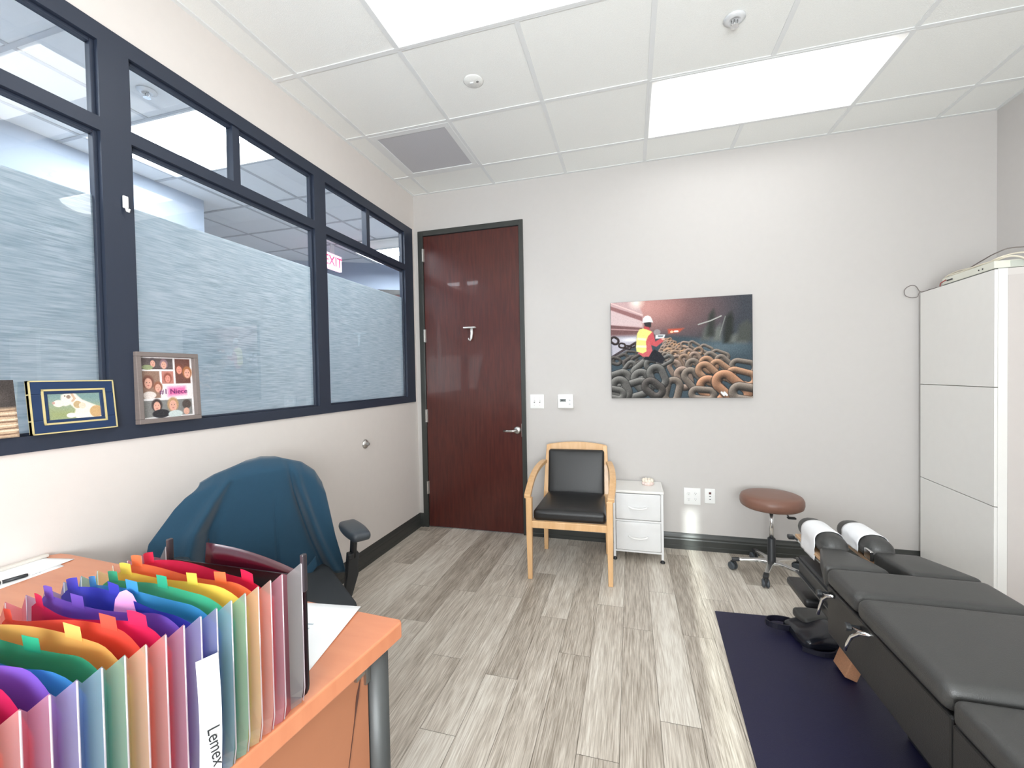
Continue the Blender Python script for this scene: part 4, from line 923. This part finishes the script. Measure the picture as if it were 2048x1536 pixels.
# ================================================================== EXPANDING FILE
def folder():
    y0, yend = -2.862, -3.290; x0, x1 = 1.003, 1.309; zb = DZT; n = 18; yp = -2.908
    r = thing('expanding_file', 'rainbow accordion expanding file standing open on the desk', 'file folder', ((x0+x1)/2, (y0+yend)/2, zb)); ox, oy = (x0+x1)/2, (y0+yend)/2
    cols = [('red', (228, 40, 84)), ('orange', (250, 128, 84)), ('yellow', (250, 226, 96)), ('green', (60, 186, 146)), ('light_blue', (74, 160, 226)), ('indigo', (72, 74, 196)), ('purple', (118, 90, 196)), ('red', (228, 40, 90)),
            ('orange_red', (240, 88, 72)), ('yellow', (248, 200, 110)), ('green', (48, 170, 128)), ('blue', (60, 140, 206)), ('purple', (134, 96, 204)), ('red', (222, 44, 96)), ('orange', (246, 96, 84)), ('yellow', (248, 214, 110)), ('green', (60, 180, 140)), ('light_blue', (74, 160, 226))]
    step = (yp-yend)/n
    def xoff(t): return -.034*t         # slight drift to the left toward the viewer
    def topz(i, s): # s 0..1 across
        return .236+.008*math.sin(s*PI)+.007*math.sin(s*6+i*1.3)-.030*max(0, (s-.80)/.2)**2-.012*max(0, (.1-s)/.1)**2
    used = {}
    for i, (cn, c) in enumerate(cols):
        yy = yp-step*(i+.35); m = plastic_film('film_'+cn+str(i), srgb(*c), .22, .45, .06, .3)
        w = x1-x0-.012; rg = random.Random(i*7+1); a1, a2 = rg.uniform(.010, .020), rg.uniform(0, 6)
        def fn(u, v, yy=yy, i=i):
            s = u; z = .006+(topz(i, s))*v; bow = -.010*math.sin(s*PI)*v+a1*math.sin(s*5+a2)*v*.5*min(1, (1-s)*5); return Vector((x0+.006+w*s-ox+xoff(i/n), yy+bow-oy, z))
        q = MB(); q.grid(fn, 24, 8)
        dv = q.build('divider', m, r, smooth=True, rev=False)
        # tabs, staggered, with a second one near the left
        for ts in ([.80-.085*(i % 7), .06] if i < 12 else [.5]):
            q = MB()
            def tf(u, v, ts=ts, fn=fn):
                b = fn(ts+(.085)*u, 1.0); b.z += .020*v-.004; b.y -= .0006+.002*v; return b
            q.grid(tf, 4, 3); tb = q.build('tab', plastic_film('tab_'+cn+str(i), srgb(*c), .08, .4, .08, .3), r, smooth=True, rev=False)
    # pleated clear gussets; divider colour showing through is painted on as pastel tint
    clear = plastic_film('clear_film', srgb(232, 232, 238), .60, .5, .14, .12)
    nt = clear.node_tree; at = nt.nodes.new('ShaderNodeAttribute'); at.attribute_name = 'Col'
    for nd in list(nt.nodes):
        if nd.type in ('BSDF_DIFFUSE', 'BSDF_TRANSLUCENT', 'BSDF_TRANSPARENT'):
            for l in list(nd.inputs[0].links): nt.links.remove(l)
            nt.links.new(at.outputs['Color'], nd.inputs[0])
    for sgn, xs in ((1, x1), (-1, x0)):
        q = MB(); N = n*2+2
        pts = []
        for k in range(N+1):
            t = (k-2)/(N-2); yy = (y0-.004, (y0+yp)/2)[k] if k < 2 else yp+(yend-yp)*t; t = max(t, 0); d = .006 if k % 2 == 0 else -.007; pts.append((xs+sgn*d+xoff(t), yy, k))
        sub = []
        def prof(k, v):
            x, yy, kk = pts[k]; zt = .244+(.004 if k % 2 == 0 else -.010); z = zt*v; x2 = x-ox-sgn*(.008 if kk % 2 == 0 else .0)*(1-min(1, v*6)); return (x2, yy-oy, z+.001)
        rows = [[q.bm.verts.new(prof(k, v)) for v in (0, .04, .1, .3, .6, .9, 1)] for k in range(N+1)]
        for a, b in zip(rows, rows[1:]):
            for i in range(6): q.bm.faces.new((a[i], b[i], b[i+1], a[i+1]))
        cl = q.bm.faces.layers.float_color.new('Col')
        for fi, fa in enumerate(q.bm.faces):
            kk = fi//6; c = cols[min(n-1, max(0, (kk-2)//2))][1] if kk >= 1 else (150, 140, 146)
            lin = srgb(*[.40*a+.60*246 for a in c]); fa[cl] = lin
        q.build('gusset', clear, r, rev=False)
        # welded fold ridges catch the light
        q = MB()
        for k in range(0, N+1, 2):
            col = None
            x, yy, kk = pts[k]; q.tube([(x-ox-sgn*.004, yy-oy, .006), (x-ox, yy-oy, .03), (x-ox, yy-oy, .12), (x-ox, yy-oy, .247)], .0010, 6)
        q.build('gusset_fold', plastic_film('fold_film', srgb(236, 226, 232), .35, .5, .25, .15), r, smooth=True)
    # far cover and flap
    blk = plastic_film('smoke_black_cover', srgb(30, 26, 30), .12, .3, .12, .3)
    P = []
    W, Hh, rc = x1-x0+.014, .222, .03
    for cx_, cz_, a0 in ((W-rc, rc, -PI/2), (W-.008, Hh-.008, 0), (.008, Hh-.008, PI/2), (rc, rc, PI)):
        rr = rc if cz_ == rc else .008
        for k in range(6): a = a0+k*PI/10; P.append((cx_+rr*math.cos(a)+x0-.005-ox, cz_+rr*math.sin(a)))
    q = MB(); q.prism(P, y0+.001-oy, y0+.004-oy, 'xz'); q.build('cover', blk, r)
    mar = plastic_film('maroon_flap', srgb(86, 18, 40), .1, .3, .12, .25)
    def fl(u, v): return (x0+.07-ox+.225*u, y0+.004-oy+.004+.01*v, .16+(.094-.036*u*u)*v)
    q = MB(); q.grid(fl, 10, 4); q.build('flap', mar, r, solid=.001, smooth=True)
    for xx in (x0-.002, x1+.006): MB().box(xx-.004-ox, xx+.004-ox, y0-.004-oy, y0+.006-oy, .196, .262).build('corner_clip', mat('smoke_clip', srgb(60, 54, 58), .2), r, bevel=.002)
    # label paper with handwriting slipped in the clear gusset
    ly = -3.032
    lab = empty('label_strip', (x1+.005-ox, ly-oy, .0)); lab.parent = r
    q = MB()
    def lf(u, v): return (-.012+.010*u+.004*math.sin(v*3), -.012+.024*u, .02+.17*v)
    q.grid(lf, 3, 8); q.build('paper', M_paper, lab, rev=False, solid=.0004)
    me = text_obj('handwriting', 'Lemex', .021, M_black, lab, frame_mat((.0006, .003, .066), (.05, .1, -1), (.45, .9, 0)), .0002)
    # loose papers inside pockets
    for k, (yy, s0, s1, zt) in enumerate(((y0-.025, .1, .9, .19), (yp-step*3.9, .08, .90, .200), (yp-step*7.9, .1, .85, .19), (yp-step*11.9, .12, .8, .20), (yp-step*15.9, .1, .9, .19))):
        q = MB(); q.grid(lambda u, v: (x0+(x1-x0)*(s0+(s1-s0)*u)-ox, yy-oy+.004*math.sin(u*4+k), .008+zt*v), 6, 3); o = q.build('inserted_paper', M_paper, r, rev=False, solid=.0006)
    # pink note peeking out
    P = [(.11, .19), (.17, .19), (.168, .242), (.158, .256), (.145, .261), (.132, .256), (.122, .244)]
    q = MB(); q.prism([(a+x0-ox, b) for a, b in P], yp-step*5.6-oy, yp-step*5.6-oy+.0006, 'xz'); q.build('pink_card', mat('pink_card', srgb(246, 170, 226), .6), r)
folder()

# ================================================================== OFFICE CHAIR + JACKET
def office_chair():
    cx, cy = .275, -1.94; ang = math.atan2(.8, .6)     # local x runs along the back rest, local -y faces the desk side
    r = thing('office_chair', 'black office swivel chair behind the desk with adjustable armrests', 'office chair', (cx, cy, 0), ang)
    # local: x to the right seen from the room (toward +x+y), front is -y
    MB().cushion(-.24, .24, -.012-.03, .03, .55, .985, .03, n=10, f=lambda p: (p.x*(1-.25*max(0, (p.z-.82)/.16)**2), p.y+.03*(1-(p.x/.24)**2)-.01, p.z-.09*(abs(p.x)/.24)**3*(p.z > .8))).build('backrest', M_fabric, r, smooth=True)
    MB().cushion(-.25, .25, -.50, -.02, .40, .48, .035, .01, n=10).build('seat', M_fabric, r, smooth=True)
    MB().box(-.10, .10, -.36, -.12, .35, .40).build('seat_mechanism', M_black, r, bevel=.01)
    MB().bar([(0, -.1, .37), (0, .06, .38), (0, .07, .62)], [.07, .07, .06], [.015, .02, .015], up=(0, 1, .2)).build('back_support', M_black, r, bevel=.004)
    MB().lathe([(.028, .06), (.028, .24), (.018, .245), (.018, .36)], c=(0, -.24, 0), n=20).build('gas_column', M_black, r, smooth=True)
    for k in range(5):
        a = 2*PI*k/5+.3; ca, sa = math.cos(a), math.sin(a)
        MB().bar([(.02*ca, -.24+.02*sa, .10), (.16*ca, -.24+.16*sa, .09), (.29*ca, -.24+.29*sa, .075)], [.06, .045, .035], [.035, .03, .022]).build('base_leg', M_black, r, bevel=.005)
        caster(r, .28*ca, -.24+.28*sa, a)
    for s in (-1, 1):
        X = s*.32
        MB().cushion(X-.05, X+.05, -.34, -.10, .645, .682, .018, .004, n=8, f=lambda p, X=X, s=s: (X+(p.x-X)*(1-.25*((p.y+.22)/.12)**2), p.y, p.z)).build('armrest_pad', mat('armrest_rubber', srgb(62, 68, 74), .35, bump=.1), r, smooth=True)
        MB().tube([(X, -.22, .65), (X-s*.004, -.205, .54)], .015, 12, sx=1.3).build('armrest_post', M_black, r, smooth=True)
        MB().bar([(X-s*.004, -.205, .56), (X-s*.01, -.20, .46), (X-s*.03, -.20, .38), (X-s*.14, -.20, .365)], [.05, .055, .055, .05], [.035, .035, .03, .02], up=(0, 1, 0)).build('armrest_bracket', M_black, r, bevel=.006)
        MB().cushion(X-.034, X-.006, -.235, -.205, .535, .565, .008, n=2).build('height_button', M_black, r, smooth=True)
    return cx, cy, ang
ccx, ccy, cang2 = office_chair()
def jacket():
    r = thing('jacket', 'teal blue jacket draped over the back of the office chair', 'jacket', (ccx, ccy, .45), cang2)
    zt_x = [-.236, -.19, -.1, -.02, .06, .145, .20, .232]; zt_z = [.944, .970, 1.002, 1.014, 1.008, .978, .930, .868]
    def xl(z): return float(np.interp(z, [.44, .60, .745, .858, .944], [-.40, -.425, -.40, -.32, -.236]))
    def xr(z): return float(np.interp(z, [.43, .615, .868], [.312, .272, .232]))
    def fn(u, v):
        s = u*2-1
        xt = -s*-.236 if s < 0 else s*.232
        top = float(np.interp(xt, zt_x, zt_z)); bot = .50 if s < .2 else .50-.09*(s-.2)
        if v < .62: t = v/.62; z = bot+(top-bot)*(t**.85); front = 1
        else: t = (v-.62)/.38; z = top-(top-.56)*t; front = 0
        low = 1-(z-bot)/(top-bot)
        w0 = -xl(z) if s < 0 else xr(z); base = .236 if s < 0 else .232
        x = s*(base*(1-min(1, (top-z)/.05))+max(base, w0)*min(1, (top-z)/.05)) if top-z < .05 else s*w0
        if z > .944 and s < 0: x = s*.236
        if z > .868 and s > 0: x = s*.232
        rr = math.sin(min(1, max(0, (top-z)/.06))*PI/2)
        P3 = lambda a, b, c: noise.noise(Vector((a, b, c)))
        if front:
            y = -.015-.062*rr*(1-.45*s*s)
            y += low**.8*(.020*math.sin(s*8+.6+z*4)*(.3+s*s)+.014*P3(s*3, z*5, 1.3))
            y -= .030*math.exp(-((s-(.46+.40*low))/.075)**2)*min(1, low*3)      # right sleeve ridge
            y += .022*math.exp(-((s-(.34+.42*low))/.05)**2)*min(1, low*3)
            y -= .034*math.exp(-((s+(.60+.14*low))/.07)**2)*min(1, low*3)       # left sleeve ridge
            y += .036*math.exp(-((s+(.50+.05*low))/.06)**2)*min(1, max(0, low-.25)*3)
            y += .012*math.exp(-((s-.10)/.012)**2)*min(1, max(0, low-.25)*3)    # centre seam
            if s < -.55: y -= .11*((-s-.55)/.45)*low**.8
            if s > .6: y -= .03*((s-.6)/.4)*low
        else:
            y = .012+.062*rr*(1-.3*s*s)+.010*P3(s*4, z*5, 7); x *= .72
        return (x, y, z-.45)
    MB().grid(fn, 110, 90).build('body', M_teal, r, smooth=True, solid=.005)
    def lapel(u, v):
        s = .05+.62*u; z = .545-.05*math.sin(u*PI)-.012*v; return (s*.27, -.10-.022*v-.012*math.sin(u*PI), z-.45-.03*v)
    MB().grid(lapel, 14, 4).build('hem_fold', M_teal, r, smooth=True, solid=.004)
jacket()

# ================================================================== CORRIDOR beyond the glass
M_hw = mat('hall_wall_paint', srgb(172, 184, 200), .7)
mb = MB(); mb.box(-1.95, -1.83, RY-.3, -.5, 0, H+.3); struct(mb.build('wall_hall', M_hw))
mb = MB(); mb.box(-4.2, -4.08, -.5, 4.6, 0, H+.3).box(-4.08, -1.95, -.62, -.5, 0, H+.3).box(-4.2, 1, 4.5, 4.6, 0, H+.3).box(-1.95, -.12, RY-.3, RY-.2, 0, H+.3); struct(mb.build('wall_hall.001', M_hw))
# angled end wall with a dark door frame, and the run past the room's corner
d = Vector((-1.634+2.016, 1.823-1.617, 0)).normalized(); n = Vector((-d.y, d.x, 0)); o0 = Vector((-2.016, 1.617, 0))
aw = Matrix(((d.x, n.x, 0, o0.x), (d.y, n.y, 0, o0.y), (0, 0, 1, 0), (0, 0, 0, 1)))
mb = MB(); mb.box(-1.6, 2.6, 0, .1, 0, H+.3, aw); struct(mb.build('wall_hall.002', M_hw))
rt = struct(empty('door_2', (0, 0, 0)))
mb = MB(); mb.box(.32, .39, -.02, .0, 0, 2.62, aw).box(1.28, 1.35, -.02, .0, 0, 2.62, aw).box(.39, 1.28, -.02, .0, 2.55, 2.62, aw); mb.build('door_frame', M_trim, rt)
mb = MB(); mb.box(.39, 1.28, -.008, .0, 0, 2.55, aw); mb.build('door_panel', M_door, rt)
mb = MB(); mb.box(0, .12, .12, 4.5, 0, H+.3).box(.12, 1, 4.4, 4.5, 0, H+.3); struct(mb.build('wall_hall.003', M_hw))
# hall ceiling with grid and troffers
HX = -.38
HT = [(HX-2*T, HX, -.9-T, -.9), (-1.28, -1.28+2*T, .93, .93+T), (-2.95, -2.95+2*T, 2.2, 2.2+T), (HX-2*T, HX, -.9-5*T, -.9-4*T)]
HT[1] = (HX-1.5*T, HX+.5*T-.0, -.9+3*T, -.9+4*T)
def hall_ceiling():
    mb = MB(); gr = MB(); xs = sorted([-4.1, -.118]+[HX-i*T for i in range(0, 6)]); ys = sorted([4.5, RY-.2]+[-.9+i*T for i in range(-6, 9)])
    for a, b in zip(xs, xs[1:]):
        for c, e in zip(ys, ys[1:]):
            mx, my = (a+b)/2, (c+e)/2
            if any(h[0] < mx < h[1] and h[2] < my < h[3] for h in (HT[0], HT[3])): continue
            mb.box(a, b, c, e, H+.004, H+.02)
    struct(mb.build('ceiling_2', mat('hall_tile', srgb(236, 238, 240), .9, bump=.3, bscale=260)))
    for x in xs[1:-1]:
        for c, e in zip(ys, ys[1:]):
            if any(h[0]+.02 < x < h[1]-.02 and h[2] < (c+e)/2 < h[3] for h in HT): continue
            gr.box(x-.012, x+.012, c, e, H-.001, H+.004)
    for y in ys[1:-1]: gr.box(-4.1, -.12, y-.012, y+.012, H-.0015, H+.004)
    struct(gr.build('trim_2', mat('hall_grid', srgb(186, 190, 196), .5)))
hall_ceiling()
troffer(HT[0], 'bluish white ceiling light in the corridor, seen above the window transom', M_lensH)
troffer(HT[3], 'corridor ceiling light beyond the left edge of the photo', M_lensH)
troffer((-4.02, -2.82, -.42, .19), 'corridor ceiling light hidden round the corner beyond the glass', M_lensH)  # added out of sight to lift the dark end of the corridor
troffer((HT[1][0], HT[1][1], HT[1][2], HT[1][3]), 'corridor ceiling light seen through the far right window pane', M_lensH, z=H-.12)
sprinkler(-.72, -1.70, 'corridor sprinkler head seen through the glass near the left post'); sprinkler(-.95, .62, 'corridor sprinkler head seen through the last small pane')
# exit sign
r = thing('exit_sign', 'lit red and white EXIT sign in the corridor seen through the glass', 'exit sign', (-1.6, .925, 2.78))
MB().box(-.02, .02, -.165, .145, -.095, .095).build('housing', mat('sign_face', srgb(250, 220, 230), .4, emit=(srgb(255, 190, 210), .5)), r, bevel=.004)
MB().box(-.008, .008, -.03, .03, .095, .21).build('canopy', M_white, r)
text_obj('letters', 'EXIT', .165, mat('sign_red', srgb(240, 30, 70), .4, emit=(srgb(255, 30, 80), 1.2)), r, frame_mat((.021, -.01, 0), (0, 1, 0), (0, 0, 1)) @ Matrix.Scale(.92, 4, (1, 0, 0)), .001)
